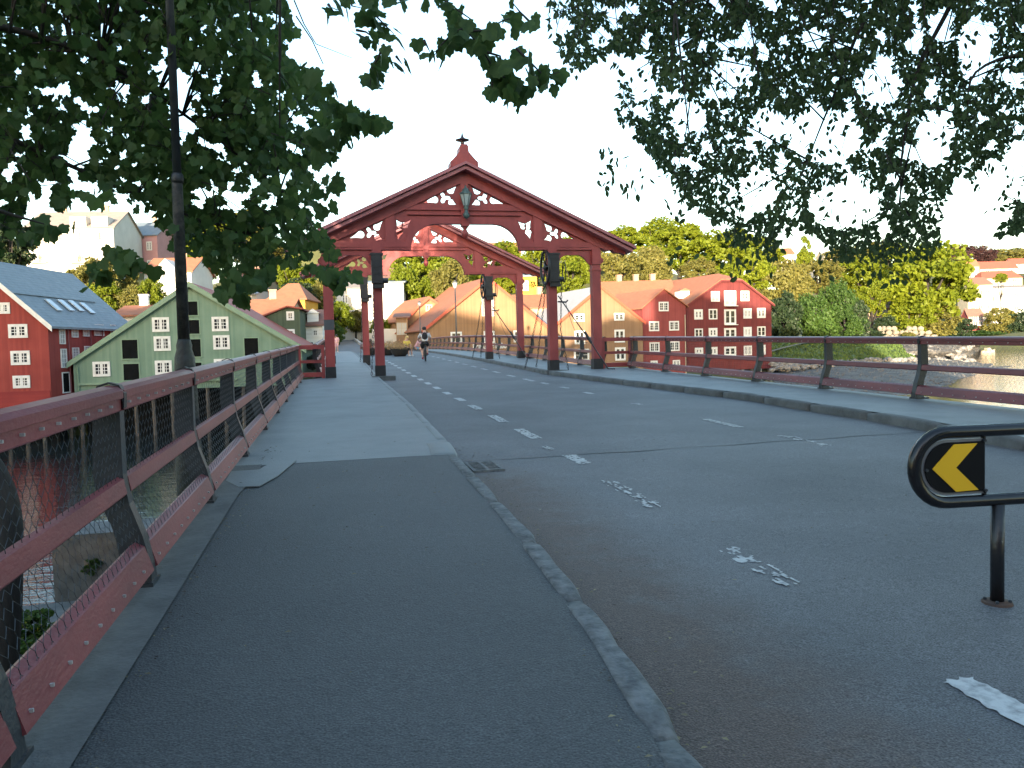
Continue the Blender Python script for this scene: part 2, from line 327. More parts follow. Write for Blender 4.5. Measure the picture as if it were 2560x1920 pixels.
# kerb stones: each a separate stone with its own worn outline
kl = thing('kerb', None, None); kl['kind'] = 'structure'
kr_ = thing('kerb', None, None); kr_['kind'] = 'structure'
def kerbstone(parent, X, sgn, y0, y1, wid, m, seed, rough=.012):
    rr = random.Random(seed); n = 7; b = MB(); rows = []
    for i in range(n+1):
        y = y0+.012 + (y1-y0-.024)*i/n; e = .022 if i in (0, n) else 0
        xo = X(y) + sgn*(noise.noise(Vector((y*1.7, seed, 0)))*rough*1.6 + noise.noise(Vector((y*5, seed, 7)))*rough - e*.5)
        xi = X(y) - sgn*wid + sgn*noise.noise(Vector((y*2, seed, 4)))*rough
        z = deck(y) + .012 + noise.noise(Vector((y*2.2, seed, 9)))*.008 - e
        rows.append([(xo-sgn*0, y, deck(y)-.17), (xo+sgn*.004, y, z-.03), (xo-sgn*.022, y, z), (xi+sgn*.01, y, z), (xi, y, z-.03), (xi, y, deck(y)-.17)])
    vs = [p for r_ in rows for p in r_]; fs = []
    for i in range(n):
        for j in range(5): a = i*6+j; fs.append((a, a+1, a+7, a+6))
    fs += [tuple(range(6)), tuple(n*6+j for j in range(5, -1, -1))]
    b.add(vs, fs); b.build('kerb_stone', m, parent, True)
js = [-3.4, -2.1, -.9, .3, 1.2, 2.36, 3.72, 4.85, 6.1, 7.25, 8.5]
for i, (a, c) in enumerate(zip(js[:-1], js[1:])): kerbstone(kl, KL, 1, a, c, .125, STONE, i, .011)
js = [8.52, 9.7] + list(np.arange(11.6, 86, 1.9))
for i, (a, c) in enumerate(zip(js[:-1], js[1:])): kerbstone(kl, KL, 1, a, c, .13 if i else .3, CONC, 40+i, .006)
js = list(np.arange(-2, 86, 1.55))
for i, (a, c) in enumerate(zip(js[:-1], js[1:])): kerbstone(kr_, KR, -1, a, c, .17, CONCD, 90+i, .012)
# painted dashes (each one worn differently)
def dash(x0, x1, y0, y1, holes=0, seed=0):
    rr = random.Random(seed); nx, ny = 9, 44; b = MB(); vs = []; fs = []
    for j in range(ny+1):
        for i in range(nx+1):
            x = x0+(x1-x0)*i/nx + (rr.uniform(-.012, .012) if i in (0, nx) else 0); y = y0+(y1-y0)*j/ny + (rr.uniform(-.02, .02) if j in (0, ny) else 0)
            vs.append((x, y, deck(y)-.12+.012*noise.noise(Vector((x*.8, y*.8, 3)))+.006))
    for j in range(ny):
        for i in range(nx):
            if holes and (noise.noise(Vector((i*.42, y0+j*(y1-y0)*.20, seed)))+.55*noise.noise(Vector((i*.9, y0+j*(y1-y0)*.6, seed+9))))*1.6+.5 < holes: continue
            a = j*(nx+1)+i; fs.append((a, a+1, a+nx+2, a+nx+1))
    b.add(vs, fs); b.build('lane_dash', PAINTW, road)
for i, (a, c) in enumerate([(10.35, 11.45), (12.45, 13.55), (14.7, 15.75), (16.7, 17.6), (18.75, 19.6), (20.7, 21.6), (22.8, 23.7), (24.9, 25.8), (27.1, 28.0), (29.2, 30.1), (31.3, 32.2), (33.4, 34.3), (35.5, 36.4), (37.6, 38.5), (39.7, 40.6), (41.8, 42.7)]):
    dash(2.56, 2.72, a, c, .12 if i < 3 else 0, i)
dash(2.55, 2.72, 8.17, 8.8, .15, 51); dash(2.44, 2.6, 5.95, 7.2, .78, 52); dash(2.4, 2.55, 3.9, 4.7, .7, 53); dash(2.36, 2.5, 1.5, 2.68, 0, 54)
dash(2.5, 2.6, 9.3, 9.6, .6, 55)
for i, (a, c) in enumerate([(10.4, 11.5), (17.1, 17.75), (19.05, 19.75), (21.0, 21.7), (22.6, 23.9), (25.2, 26.3), (27.6, 28.7), (30, 31.1), (32.4, 33.5), (34.8, 35.9), (37.2, 38.3), (39.6, 40.7), (42, 43.1), (44.4, 45.5), (46.8, 47.9)]):
    dash(5.66, 5.8, a, c, .12, 70+i)
dash(5.7, 5.86, 8.4, 9.4, .72, 90); dash(5.66, 5.8, 14.2, 14.6, .5, 91)
# tar-sealed expansion joint across the road
b = MB(); n = 24; L0 = [(1.3+6.3*i/n, 8.75+.25*i/n+.03*math.sin(i*1.3)) for i in range(n+1)]
for (xa, ya), (xb, yb) in zip(L0[:-1], L0[1:]):
    z = lambda x, y: deck(y)-.12+.012*noise.noise(Vector((x*.8, y*.8, 3)))+.004
    b.add([(xa, ya-.02, z(xa, ya)), (xb, yb-.02, z(xb, yb)), (xb, yb+.02, z(xb, yb)), (xa, ya+.02, z(xa, ya))], [(0, 1, 2, 3)])
b.build('joint_seal', mat('tar', (.035, .036, .04), (.03, .03, .033), 4, .6), road)
# drain grate beside the kerb
g = thing('drain_grate', 'square iron drain grate in the road against the kerb', 'drain', (1.52, 8.35, deck(8.35)-.12))
z = deck(8.35)-.105
MB().box(1.4, 1.66, 8.08, 8.62, z-.03, z-.012).build('pit', DARKIN, g)
b = MB(); b.box(1.36, 1.70, 8.04, 8.075, z-.03, z+.004); b.box(1.36, 1.70, 8.625, 8.66, z-.03, z+.004); b.box(1.36, 1.395, 8.0751, 8.6249, z-.03, z+.004); b.box(1.665, 1.70, 8.0751, 8.6249, z-.03, z+.004); b.build('frame', STONE, g)
for i in range(6): MB().box(1.396, 1.664, 8.12+i*.085, 8.145+i*.085, z-.011, z+.002).build('bar', STONE, g)
b = MB(); b.box(1.515, 1.545, 8.076, 8.624, z-.0112, z+.0022); b.build('bar', STONE, g)
# fallen leaves and grit on the asphalt
b = MB(); rr = random.Random(5)
for i in range(900):
    y = rr.uniform(2.0, 10); x = rr.choice([rr.uniform(-.9, .95), -.86+abs(rr.gauss(0, .07)), -.86+abs(rr.gauss(0, .07)), KL(y)+.02+abs(rr.gauss(0, .16)), KL(y)+.02+abs(rr.gauss(0, .10)), KL(y)+.02+abs(rr.gauss(0, .35)), KL(y)-.14-abs(rr.gauss(0, .04)), rr.uniform(1.3, 6)])
    zz = deck(y)+.022 if x < -.86 else (deck(y)+.01 if x < 1.0 else deck(y)-.10); s = rr.choice([.004, .005, .007, .010, .016]); t = rr.uniform(0, 6.28); c, d = math.cos(t)*s, math.sin(t)*s
    b.add([(x-c, y-d, zz), (x+d*.5, y-c*.5, zz+.004), (x+c, y+d, zz), (x-d*.5, y+c*.5, zz+.003)], [(0, 1, 2, 3)])
b.build('leaf_litter', mat('dry_litter', (.28, .24, .13), (.07, .055, .04), 3, .8, lo=.45, hi=.6), None, label='scattered dry leaf bits and grit on the asphalt', cat='litter', kind='stuff')

# ================================================================== railings
# S-shaped iron post; 'out' is the outward direction (+1 right rail, -1 left rail)
def sx(z): return float(np.interp(z, [0, .12, .28, .46, .62, 1.1], [0, .005, .04, .10, .125, .125]))
def rail_meshes(out, L, tag_):
    M = {}
    b = MB(); zs = [0, .06, .12, .2, .28, .36, .46, .55, .62, .8, 1.0, 1.06]; vs = []; fs = []
    for z in zs:
        w_ = float(np.interp(z, [0, .05, .1, .3, .6, 1.06], [.075, .06, .05, .05, .045, .045])); x = sx(z); dpt = float(np.interp(z, [0, .1, .35, .6, 1.06], [.16, .13, .11, .13, .11]))
        for xx, yy in ((x-.02, -w_), (x-.02, w_), (x+dpt, w_), (x+dpt, -w_)): vs.append((out*xx, yy, z))
    for i in range(len(zs)-1):
        for j in range(4): a = i*4+j; fs.append((a, i*4+(j+1) % 4, (i+1)*4+(j+1) % 4, a+4))
    fs += [(3, 2, 1, 0), tuple(len(zs)*4-4+j for j in range(4))]; b.add(vs, fs)
    b.box(min(0, out*.2)-.03, max(0, out*.2)+.03, -.09, .09, -.02, .03)
    M['post'] = b.mesh('post', POSTIRON)
    # strap over the handrail
    b = MB(); pr = [(-.075, .985), (-.078, 1.06), (-.055, 1.105), (0, 1.122), (.055, 1.105), (.078, 1.06), (.075, .985)]; pq = [(x*.9, z-.008) for x, z in pr]
    for (p, q), (p2, q2) in zip(zip(pr[:-1], pr[1:]), zip(pq[:-1], pq[1:])):
        b.hexa([(out*.16+p[0], -.03, p[1]), (out*.16+q[0], -.03, q[1]), (out*.16+q2[0], -.03, q2[1]), (out*.16+p2[0], -.03, p2[1])],
               [(out*.16+p[0], .03, p[1]), (out*.16+q[0], .03, q[1]), (out*.16+q2[0], .03, q2[1]), (out*.16+p2[0], .03, p2[1])])
    M['strap'] = b.mesh('strap', BLACK)
    def ext(poly, y0, y1, m, nm):
        b = MB(); b.prism([(out*x, y0, z) for x, z in poly], (0, y1-y0, 0)); return b.mesh(nm, m)
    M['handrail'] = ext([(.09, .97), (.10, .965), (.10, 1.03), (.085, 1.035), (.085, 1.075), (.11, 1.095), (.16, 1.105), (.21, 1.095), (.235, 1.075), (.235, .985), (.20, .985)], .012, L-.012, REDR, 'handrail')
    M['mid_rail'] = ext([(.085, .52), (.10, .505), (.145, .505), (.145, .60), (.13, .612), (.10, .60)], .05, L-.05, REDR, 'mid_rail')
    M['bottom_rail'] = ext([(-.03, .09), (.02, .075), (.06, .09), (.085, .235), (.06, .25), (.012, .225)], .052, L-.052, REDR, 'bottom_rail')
    # hexagonal wire netting
    b = MB(); cw, ch, rad = .092, .052, .0015; nx, nz = int(L/cw), int(.88/ch); pts = {}
    def P3(u, v):
        z = .12+v; x = sx(z)-.008; return Vector((out*x, u, z))
    segs = []
    for j in range(nz):
        for i in range(nx):
            u0 = (i+(.5 if j % 2 else 0))*cw+.02; v0 = j*ch
            a = (u0, v0+ch*.30); bb = (u0, v0+ch*.70); c1 = (u0-cw/2, v0+ch); c2 = (u0+cw/2, v0+ch)
            segs += [(a, bb), (bb, (u0-cw/2, v0+ch*1.30)), (bb, (u0+cw/2, v0+ch*1.30))]
    for p, q in segs:
        if max(p[0], q[0]) > L-.01 or min(p[0], q[0]) < .01: continue
        b.tube([P3(*p), P3(*q)], rad*(1.25 if p[0] == q[0] else 1), 3, False)
    M['wire_netting'] = b.mesh('wire_netting', GALV)
    b = MB()
    for k in range(int(L/.24)):
        y = .14+k*.24
        b.box(min(out*.083, out*.1), max(out*.083, out*.1), y-.006, y+.006, 1.0, 1.012)
        b.box(min(-out*.028, out*.0), max(-out*.028, out*.0), y-.006, y+.006, .13, .142)
    M['bolts'] = b.mesh('bolts', BOLT)
    return M
def railing(label, X, Y0, dY, i0, i1, out, last=None, group=None, net=True, ys=None):
    ys = ys or [Y0+dY*i for i in range(i0, i1+1)]
    root = thing('railing', label, 'railing', (X, ys[0], deck(ys[0])), group); M = rail_meshes(out, dY, label)
    for i, y in enumerate(ys):
        inst('post', M['post'], root, (X, y, deck(y))); inst('strap', M['strap'], root, (X, y, deck(y)))
        y2 = ys[i+1] if i < len(ys)-1 else last
        if y2 is None: continue
        L = y2-y; sc = (1, L/dY, 1)
        sl_ = math.atan2(deck(y2)-deck(y), L)
        for k in ('handrail', 'mid_rail', 'bottom_rail', 'bolts') + (('wire_netting',) if net else ()):
            o = inst(k, M[k], root, (X, y, deck(y)), (sl_, 0, 0), sc)
            if k in ('wire_netting', 'bolts'): o['kind'] = 'stuff'
    return root
LEFTPOSTS = [-1.0, .85, 2.70, 4.6, 6.78, 9.35, 11.95, 14.5, 17.0, 19.3, 21.6, 23.8]
railing('long dark red railing with wire netting above the river beside the asphalt footpath', -1.04, 0, 2.35, 0, 0, -1, 25.85, ys=LEFTPOSTS)
railing('dark red railing with wire netting opposite, in front of the red warehouses', 10.0, 11.98, 2.734, -4, 5, 1, 26.0)
railing('red bridge railing continuing past both portals towards the tan warehouses', 9.1, 26.3, 2.6, 0, 21, 1, 83.5)
railing('railing of the bridge beyond the portals on the white houses side', -.5, 26.3, 2.6, 0, 21, -1, 83.5, None, False)
def cross_panel(label, xa, xb, Y):
    z = deck(Y); root = thing('fence_panel', label, 'fence', (xa, Y, z))
    for nm, z0, z1 in (('top_rail', .95, 1.08), ('mid_rail', .50, .60), ('bottom_rail', .05, .20)):
        MB().box(xa, xb, Y-.05, Y+.05, z+z0, z+z1).build(nm, RED, root)
    for x in (xa+.05, xb-.05): MB().box(x-.05, x+.05, Y-.07, Y+.07, z-.1, z+.945).build('post', RED, root)
    b = MB(); cw, ch = .06, .05; W_ = xb-xa-.2
    for j in range(14):
        for i in range(int(W_/cw)):
            u0 = xa+.1+(i+(.5 if j % 2 else 0))*cw+.03; v0 = z+.205+j*ch
            b.tube([(u0, Y-.055, v0+ch*.3), (u0, Y-.055, v0+ch*.7)], .0018, 3, False)
            for s_ in (-1, 1): b.tube([(u0, Y-.055, v0+ch*.7), (u0+s_*cw/2, Y-.055, v0+ch*1.3)], .0015, 3, False)
    b.build('wire_netting', GALV, root, kind='stuff')
cross_panel('short red fence panel joining footpath railing to the portal pillar', -1.2, -.36, 26.02)
cross_panel('short red fence panel joining the far railing to the portal outer pillar', 9.08, 10.2, 26.1)

# ================================================================== the two red timber portals
def tear(tip, end, wd):
    tip, end = Vector(tip), Vector(end); d = end-tip; L = d.length; d.normalize(); nrm = Vector((-d.y, d.x)); r = wd/2; pts = []
    for k in range(5):
        t = k/5; pts.append(tip + d*(L*t) + nrm*(r*(t**1.6)*.97))
    for k in range(9):
        a = math.pi/2-math.pi*k/8; pts.append(end + d*(r*math.cos(a)) + nrm*(r*math.sin(a)))
    for k in range(5, 0, -1):
        t = (k-1)/5+.0; 
        if k-1 > 0: pts.append(tip + d*(L*t) - nrm*(r*(t**1.6)*.97))
    return [(p.x, p.y) for p in pts]
def trefoil(c, r, rot):
    return [(c[0]+r*(.68+.32*math.cos(3*(t-rot)))*math.cos(t), c[1]+r*(.68+.32*math.cos(3*(t-rot)))*math.sin(t)) for t in [2*math.pi*k/30 for k in range(30)]]
Q = .00296
def zq(x, y): return ((x-170)*Q, 4.98+(740-y)*Q)
HOL = [tear(zq(232,288), zq(318,358), 96*Q), trefoil(zq(392,448), 70*Q, R(60)), tear(zq(655,518), zq(505,470), 86*Q), tear(zq(250,525), zq(312,502), 80*Q),
       tear(zq(770,690), zq(842,755), 78*Q), tear(zq(945,685), zq(900,750), 78*Q), tear(zq(928,922), zq(906,830), 82*Q),
       tear(zq(1080,705), zq(1150,780), 78*Q), trefoil(zq(1222,840), 64*Q, R(60)), tear(zq(1468,908), zq(1332,862), 86*Q), tear(zq(1088,915), zq(1145,893), 78*Q)]
def rline(x): return 6.70-.4716*abs(x)       # underside of the roof boards
def half_outline():
    p = [(0, 4.98), (.95, 4.98)]
    p += [(.95+.88*math.sin(R(a)), 4.10+.88*math.cos(R(a))) for a in (15, 30, 45, 60, 75, 90)]
    p += [(2.75, 4.10), (2.80, 3.9), (3.06, 3.62), (3.12, 3.62)]
    p += [(3.12+.1, 3.72), (3.3, 3.86), (3.45, 3.95), (3.95, 3.95), (4.12, 3.86), (4.25, 3.70), (4.34, 3.62), (4.69, 3.62), (4.69, rline(4.69)-.08)]
    return p
def make_portal(label):
    root = thing('bridge_portal', label, 'portal', (4.355, 0, 0))
    X0 = 4.355
    h = half_outline(); out = [(x, z) for x, z in h] + [(0, rline(0)-.05)] + [(-x, z) for x, z in reversed(h)][:-1]
    holes = HOL + [[(-x, z) for x, z in hh] for hh in HOL]
    fill2d('gable_board', out, holes, .12, RED, root, (X0, 0), 0)
    def fb(name, poly, th, m=RED, y=0):
        b = MB(); b.prism([(X0+x, y-th/2, z) for x, z in poly], (0, th, 0)); return b.build(name, m, root)
    for s in (-1, 1):
        for nm, xc in (('outer_pillar', 4.535), ('inner_pillar', 2.95)):
            b = MB(); wd = .15; xx = X0+s*xc
            b.box(xx-wd, xx+wd, -wd, wd, .02, 3.62); b.box(xx-wd-.025, xx+wd+.025, -wd-.025, wd+.025, 3.40, 3.47); pl = b.build(nm, RED, root)
            MB().box(xx-wd-.02, xx+wd+.02, -wd-.02, wd+.02, -.12, .36).build('boot', BLACK, pl)
            MB().box(xx-wd-.006, xx+wd+.006, -.19, .19, 3.62, 4.12).build('pillar_head', RED, pl)
        fb('bracket', [(s*4.695, 3.64), (s*4.76, 3.66), (s*4.82, 3.74), (s*4.80, 3.82), (s*4.74, 3.86), (s*4.695, 3.98)], .2)
        # rafter with shaped tail
        fb('rafter', [(0, rline(0)), (s*5.62, rline(5.62)), (s*5.60, rline(5.6)-.10), (s*5.42, rline(5.42)-.12), (s*5.25, rline(5.25)-.20), (s*5.12, rline(5.12)-.17), (s*4.9, rline(4.9)-.30), (s*2.0, rline(2)-.34), (0, rline(0)-.34)], .30)
        fb('tie_beam', [(s*1.83, 4.12), (s*4.69, 4.12), (s*4.69, 4.38), (s*1.83, 4.38)], .26)
        fb('tie_moulding', [(s*1.87, 4.20), (s*2.7, 4.20), (s*2.7, 4.235), (s*1.87, 4.235)], .30)
        fb('tie_moulding', [(s*3.25, 4.20), (s*4.25, 4.20), (s*4.25, 4.235), (s*3.25, 4.235)], .30)
        fb('queen_post', [(s*2.33, 4.381), (s*2.64, 4.381), (s*2.64, rline(2.64)-.345), (s*2.33, rline(2.33)-.345)], .24)
        b = MB(); prev = None; ring = [(.0 if False else .12, 4.98)] + [(.95, 4.98)] + [(.95+.88*math.sin(R(a)), 4.10+.88*math.cos(R(a))) for a in range(10, 91, 10)]
        for (x1, z1), (x2, z2), (x3, z3), (x4, z4) in zip(ring[:-1], ring[1:], [(.12, 5.2), (.95, 5.2)] + [(.95+1.1*math.sin(R(a)), 4.10+1.1*math.cos(R(a))) for a in range(10, 81, 10)] + [(2.05, 4.1)], ([(.95, 5.2)] + [(.95+1.1*math.sin(R(a)), 4.10+1.1*math.cos(R(a))) for a in range(10, 91, 10)])):
            b.prism([(X0+s*x1, -.115, z1-.004), (X0+s*x2, -.115, z2-.004), (X0+s*x4, -.115, z4), (X0+s*x3, -.115, z3)], (0, .23, 0))
        b.build('arch_rib', RED, root)
        # roof: boards over a moulded fascia
        for nm, dz, th, hd, ex, m in (('roof_fascia', 0, .115, .50, 5.74, ROOFRED), ('roof_shadow_gap', .115, .03, .44, 5.74, RED), ('roof_boards', .145, .085, .60, 5.84, ROOFRED), ('roof_capping', .23, .035, .55, 5.86, RED)):
            b = MB(); b.prism([(X0, -hd, rline(0)+dz), (X0+s*ex, -hd, rline(ex)+dz), (X0+s*ex, -hd, rline(ex)+dz+th), (X0, -hd, rline(0)+dz+th)], (0, 2*hd, 0)); b.build(nm, m, root)
    for z0, z1, hw, th in ((5.42, 5.60, 2.36, .25), (5.26, 5.30, 2.0, .28)):
        fb('collar_beam', [(-hw if z0 > 5.4 else -1.9, z0), (hw if z0 > 5.4 else 1.9, z0), (hw-.3 if z0 > 5.4 else 1.9, z1), (-hw+.3 if z0 > 5.4 else -1.9, z1)], th)
    fb('king_post', [(-.13, 4.9), (.13, 4.9), (.13, rline(0)-.34), (-.13, rline(0)-.34)], .28)
    MB().lathe([(.02, 4.50), (.07, 4.53), (.115, 4.62), (.12, 4.70), (.07, 4.78), (.06, 4.82), (.10, 4.86), (.10, 4.92)], (X0, 0, 0), 10).build('pendant', RED, root, True)
    b = MB()
    for prf, hd in (([(-.46, 6.82), (-.46, 6.98), (-.38, 7.05), (-.26, 7.18), (-.16, 7.30), (-.145, 7.40), (-.145, 7.48), (-.10, 7.55), (.10, 7.55), (.145, 7.48), (.145, 7.40), (.16, 7.30), (.26, 7.18), (.38, 7.05), (.46, 6.98), (.46, 6.82)], .30),):
        b.prism([(X0+x, -hd, z) for x, z in prf], (0, 2*hd, 0))
    cr = b.build('ridge_crown', RED, root)
    MB().lathe([(.05, 7.55), (.045, 7.62), (.075, 7.66), (.05, 7.69), (.23, 7.74), (.235, 7.76), (.10, 7.80), (.045, 7.86), (.015, 7.98), (.004, 8.1)], (X0, 0, 0), 14).build('finial', mat('finial_metal', (.07, .05, .06), (.05, .035, .045), 6, .35, 0, None, .4), cr, True)
    # winding wheels and gear housings on the inner pillars
    for s in (-1, 1):
        xi = X0+s*2.95; yw = -.26
        b = MB(); cx = xi-.24; c = Vector((cx, -.12, 3.52)); n = 28; rad = .56
        pts = [c+Vector((0, rad*math.cos(2*math.pi*k/n), rad*math.sin(2*math.pi*k/n))) for k in range(n+1)]; b.tube(pts, .045, 6, False)
        for k in range(6): a = math.pi*k/3; b.bar(c, c+Vector((0, rad*math.cos(a), rad*math.sin(a))), .03, .04, (1, 0, 0))
        b.tube([c+Vector((-.06, 0, 0)), c+Vector((.3, 0, 0))], .06, 8); b.tube([c-Vector((.04, 0, 0)), c+Vector((.04, 0, 0))], .13, 10)
        if s > 0: b.build('winding_wheel', BLACK, root, True)
        b = MB(); x1 = xi+(.02 if s > 0 else -.0)
        b.box(x1-.19, x1+.16, -.42, -.181, 3.02, 3.92); b.box(x1-.14, x1+.2, -.36, -.18, 2.86, 3.02); b.tube([(x1+.16, -.3, 3.1), (x1+.33, -.3, 3.1)], .09, 8)
        b.box(x1-.22, x1+.19, -.44, -.178, 3.92, 3.98)
        for k in range(4): b.box(x1-.20, x1+.17, -.43, -.419, 3.1+k*.22, 3.13+k*.22)
        b.build('gear_housing', BLACK, root)
        # hand-chain wheel at the side of the housing
        b = MB(); c = Vector((x1+.36, -.28, 3.35)); b.tube([c+Vector((0, .2*math.cos(k*.449), .34*math.sin(k*.449))) for k in range(15)], .02, 5, False)
        if s > 0: b.build('chain_sprocket', BLACK, root, True)
    return root
def chain(b, pts, lk=.10, wd=.055, r=.011):
    """a run of alternating iron links along a polyline"""
    pts = [Vector(p) for p in pts]; segs = []; tot = 0
    for a, c in zip(pts[:-1], pts[1:]): segs.append((tot, (c-a).length, a, c)); tot += (c-a).length
    def at(t):
        for s0, l, a, c in segs:
            if t <= s0+l+1e-9: return a.lerp(c, max(0, min(1, (t-s0)/max(l, 1e-9)))), (c-a).normalized()
        return segs[-1][3], (segs[-1][3]-segs[-1][2]).normalized()
    t = 0; k = 0
    while t < tot:
        p, d = at(t); sd = d.cross(Vector((0, 0, 1)) if abs(d.z) < .95 else Vector((1, 0, 0))).normalized()
        if k % 2: sd = sd.cross(d)
        h = lk*.62
        ring = [p+d*(h*math.cos(a))+sd*(wd/2*math.sin(a)) for a in [2*math.pi*q/6 for q in range(6)]]
        b.tube(ring+[ring[0]], r, 3, False); t += lk; k += 1
    return b
def sag(p, q, s, n=10):
    p, q = Vector(p), Vector(q); return [p.lerp(q, k/n) - Vector((0, 0, s*4*(k/n)*(1-k/n))) for k in range(n+1)]
port1 = make_portal('red timber portal with a green lantern hung on its gable')
port1.location = (4.355, 26.03, deck(26.03)); ORG[port1.name] = Vector((4.355, 26.03, deck(26.03)))
port2 = copy_tree(port1); port2['label'] = 'red timber portal without lantern, standing beyond the portal with the lantern'
port2.location = (4.355, 37.55, deck(37.55)); ORG[port2.name] = Vector(port2.location)
for P_ in (port1, port2):
    o = Vector(P_.location) - Vector((4.355, 0, 0))
    for nm, pts in (('chain', sag(o+Vector((7.02, -.10, 3.0)), o+Vector((6.9, 2.55, .02)), .10)), ('chain', sag(o+Vector((7.12, .05, 3.0)), o+Vector((7.35, 2.6, .02)), .10)),
                    ('chain', [o+Vector((7.58, -.3, 3.0)), o+Vector((7.52, -.26, 1.4)), o+Vector((7.78, -.2, .02))]),
                    ('chain', [o+Vector((1.27, -.26, 3.0)), o+Vector((1.22, -.27, 1.6)), o+Vector((1.10, -.36, .02))])):
        b = MB(); chain(b, pts); c_ = b.build(nm, BLACK, P_); c_['kind'] = 'stuff'
    b = MB(); b.tube([o+Vector((7.48, -.2, 2.55)), o+Vector((8.45, -.75, .9)), o+Vector((9.0-.1, -1.1, .03))], .022, 6); b.tube([o+Vector((8.9, -1.1, .03)), o+Vector((9.12, -1.15, .02))], .022, 6)
    b.tube([o+Vector((8.25, -.64, 1.3)), o+Vector((8.45, -.75, .9))], .05, 6); b.tube([o+Vector((7.46, -.2, 2.35)), o+Vector((7.75, -.24, 2.33)), o+Vector((7.8, -.24, 2.4))], .03, 6); b.build('stay_rod', BLACK, P_)
    b = MB(); b.tube(sag(o+Vector((7.72, -.24, 2.33)), o+Vector((8.4, -.72, .98)), .5, 12), .009, 4); b.build('hanging_cable', BLACK, P_)
# things belonging to the nearer portal only
MB().box(-.18-.158, -.18+.158, 26.03-.158, 26.03+.158, deck(26)+1.55, deck(26)+1.88).build('grey_band', mat('grey_wrap', (.07, .08, .09), (.055, .06, .07), 4, .6), port1)
MB().box(1.12, 1.86, 25.55, 26.4, deck(26)-.25, deck(26)+.015).build('pillar_plinth', CONCD, port1)
MB().box(6.95, 7.7, 25.6, 26.45, deck(26)-.25, deck(26)+.016).build('pillar_plinth', CONCD, port1)
lz = deck(26.03)
lan = thing('lantern', 'verdigris wall lantern mounted on the gable of a red portal', 'lantern', (4.355, 25.72, lz+5.3))
VERD = mat('verdigris', (.10, .16, .155), (.05, .085, .085), 9, .5, .2, 30, .2)
b = MB(); c = (4.355, 25.66, lz)
b.lathe([(.03, 5.10), (.10, 5.16), (.12, 5.24), (.07, 5.30), (.055, 5.40), (.10, 5.46), (.06, 5.50), (.10, 5.53)], c, 8); b.tube([(4.355, 25.66, lz+5.2), (4.355, 25.9, lz+5.2)], .04, 6); b.build('bracket', VERD, lan, True)
MB().lathe([(.085, 5.53), (.185, 5.90)], c, 6).build('glass', mat('lantern_glass', (.42, .5, .5), (.3, .38, .38), 5, .15), lan)
b = MB()
for k in range(6):
    a = 2*math.pi*k/6; b.tube([(c[0]+.088*math.cos(a), c[1]+.088*math.sin(a), lz+5.53), (c[0]+.19*math.cos(a), c[1]+.19*math.sin(a), lz+5.9)], .011, 4)
b.build('cage', VERD, lan)
MB().lathe([(.22, 5.90), (.21, 5.93), (.13, 6.0), (.10, 6.07), (.04, 6.12), (.035, 6.16), (.005, 6.2)], c, 6).build('cap', VERD, lan)

# ================================================================== lamp post, arrow sign
lp = thing('lamp_post', 'tall dark lamp post standing just outside the footpath railing', 'lamp post', (-1.44, 8.15, .1))
Lx, Ly = -1.44, 8.15
MB().lathe([(.13, -1.2), (.13, .3), (.115, .5), (.105, 1.0), (.10, 1.20), (.094, 1.32), (.072, 1.40), (.075, 1.44), (.064, 1.48), (.06, 1.5)], (Lx, Ly, 0), 12).build('base', mat('lamp_green_black', (.03, .036, .036), (.014, .016, .018), 7, .5, .4, 30), lp, True)
MB().tube([(Lx, Ly, 1.5), (Lx+.005, Ly, 3.0), (Lx+.01, Ly, 3.05)], [.056, .05, .05], 12).build('shaft', mat('lamp_shaft_paint', (.06, .058, .055), (.018, .02, .022), 9, .55, .4, 35, lo=.45, hi=.62), lp, True)
MB().tube([(Lx+.01, Ly, 3.05), (Lx+.02, Ly, 8.2)], [.04, .034], 10).build('upper_shaft', POSTIRON, lp, True)
MB().lathe([(.052, 3.0), (.058, 3.03), (.056, 3.08), (.042, 3.1)], (Lx+.01, Ly, 0), 12).build('collar', BLACK, lp, True)
b = MB(); b.tube([(Lx+.02, Ly, 8.1), (Lx+.1, Ly, 8.6), (Lx+.5, Ly, 8.75), (Lx+.9, Ly, 8.7)], .03, 8); b.blob((Lx+1.05, Ly, 8.66), (.28, .14, .09), 10, 6); b.build('lamp_head', POSTIRON, lp, True)

sg = thing('arrow_sign', 'low black tubular traffic guard with yellow chevron on the road', 'sign', (3.30, 3.36, deck(3.36)-.12))
SB = Vector((3.30, 3.36, deck(3.36)-.12)); a5 = R(-4.6); SU = Vector((math.cos(a5), math.sin(a5), 0)); SN = Vector((math.sin(a5), -math.cos(a5), 0))
def sgp(px, py):
    d = ray(px, py); t = (SB-EYE).dot(SN)/d.dot(SN); q = EYE+d*t-SB; return q.dot(SU), q.z
def S3(s, z, n=0): return SB+SU*s+Vector((0, 0, z))+SN*n
sl_, sb_ = sgp(2285, 1170); st = sgp(2400, 1079)[1]; bt = sgp(2400, 1254)[1]; hr = (st-bt)/2; zc = (st+bt)/2; xl = sl_+hr; xr = xl+1.25
path = [S3(xl+(xr-xl)*k/6, st) for k in range(6, 0, -1)] + [S3(xl-hr*math.sin(R(a)), zc+hr*math.cos(R(a))) for a in range(0, 181, 12)] + [S3(xl+(xr-xl)*k/6, bt) for k in range(1, 7)] + [S3(xr+hr*math.sin(R(a)), zc-hr*math.cos(R(a))) for a in range(12, 181, 12)]
MB().tube(path+[path[0]], .032, 12, False).build('tube_frame', GLOSSBLACK, sg, True)
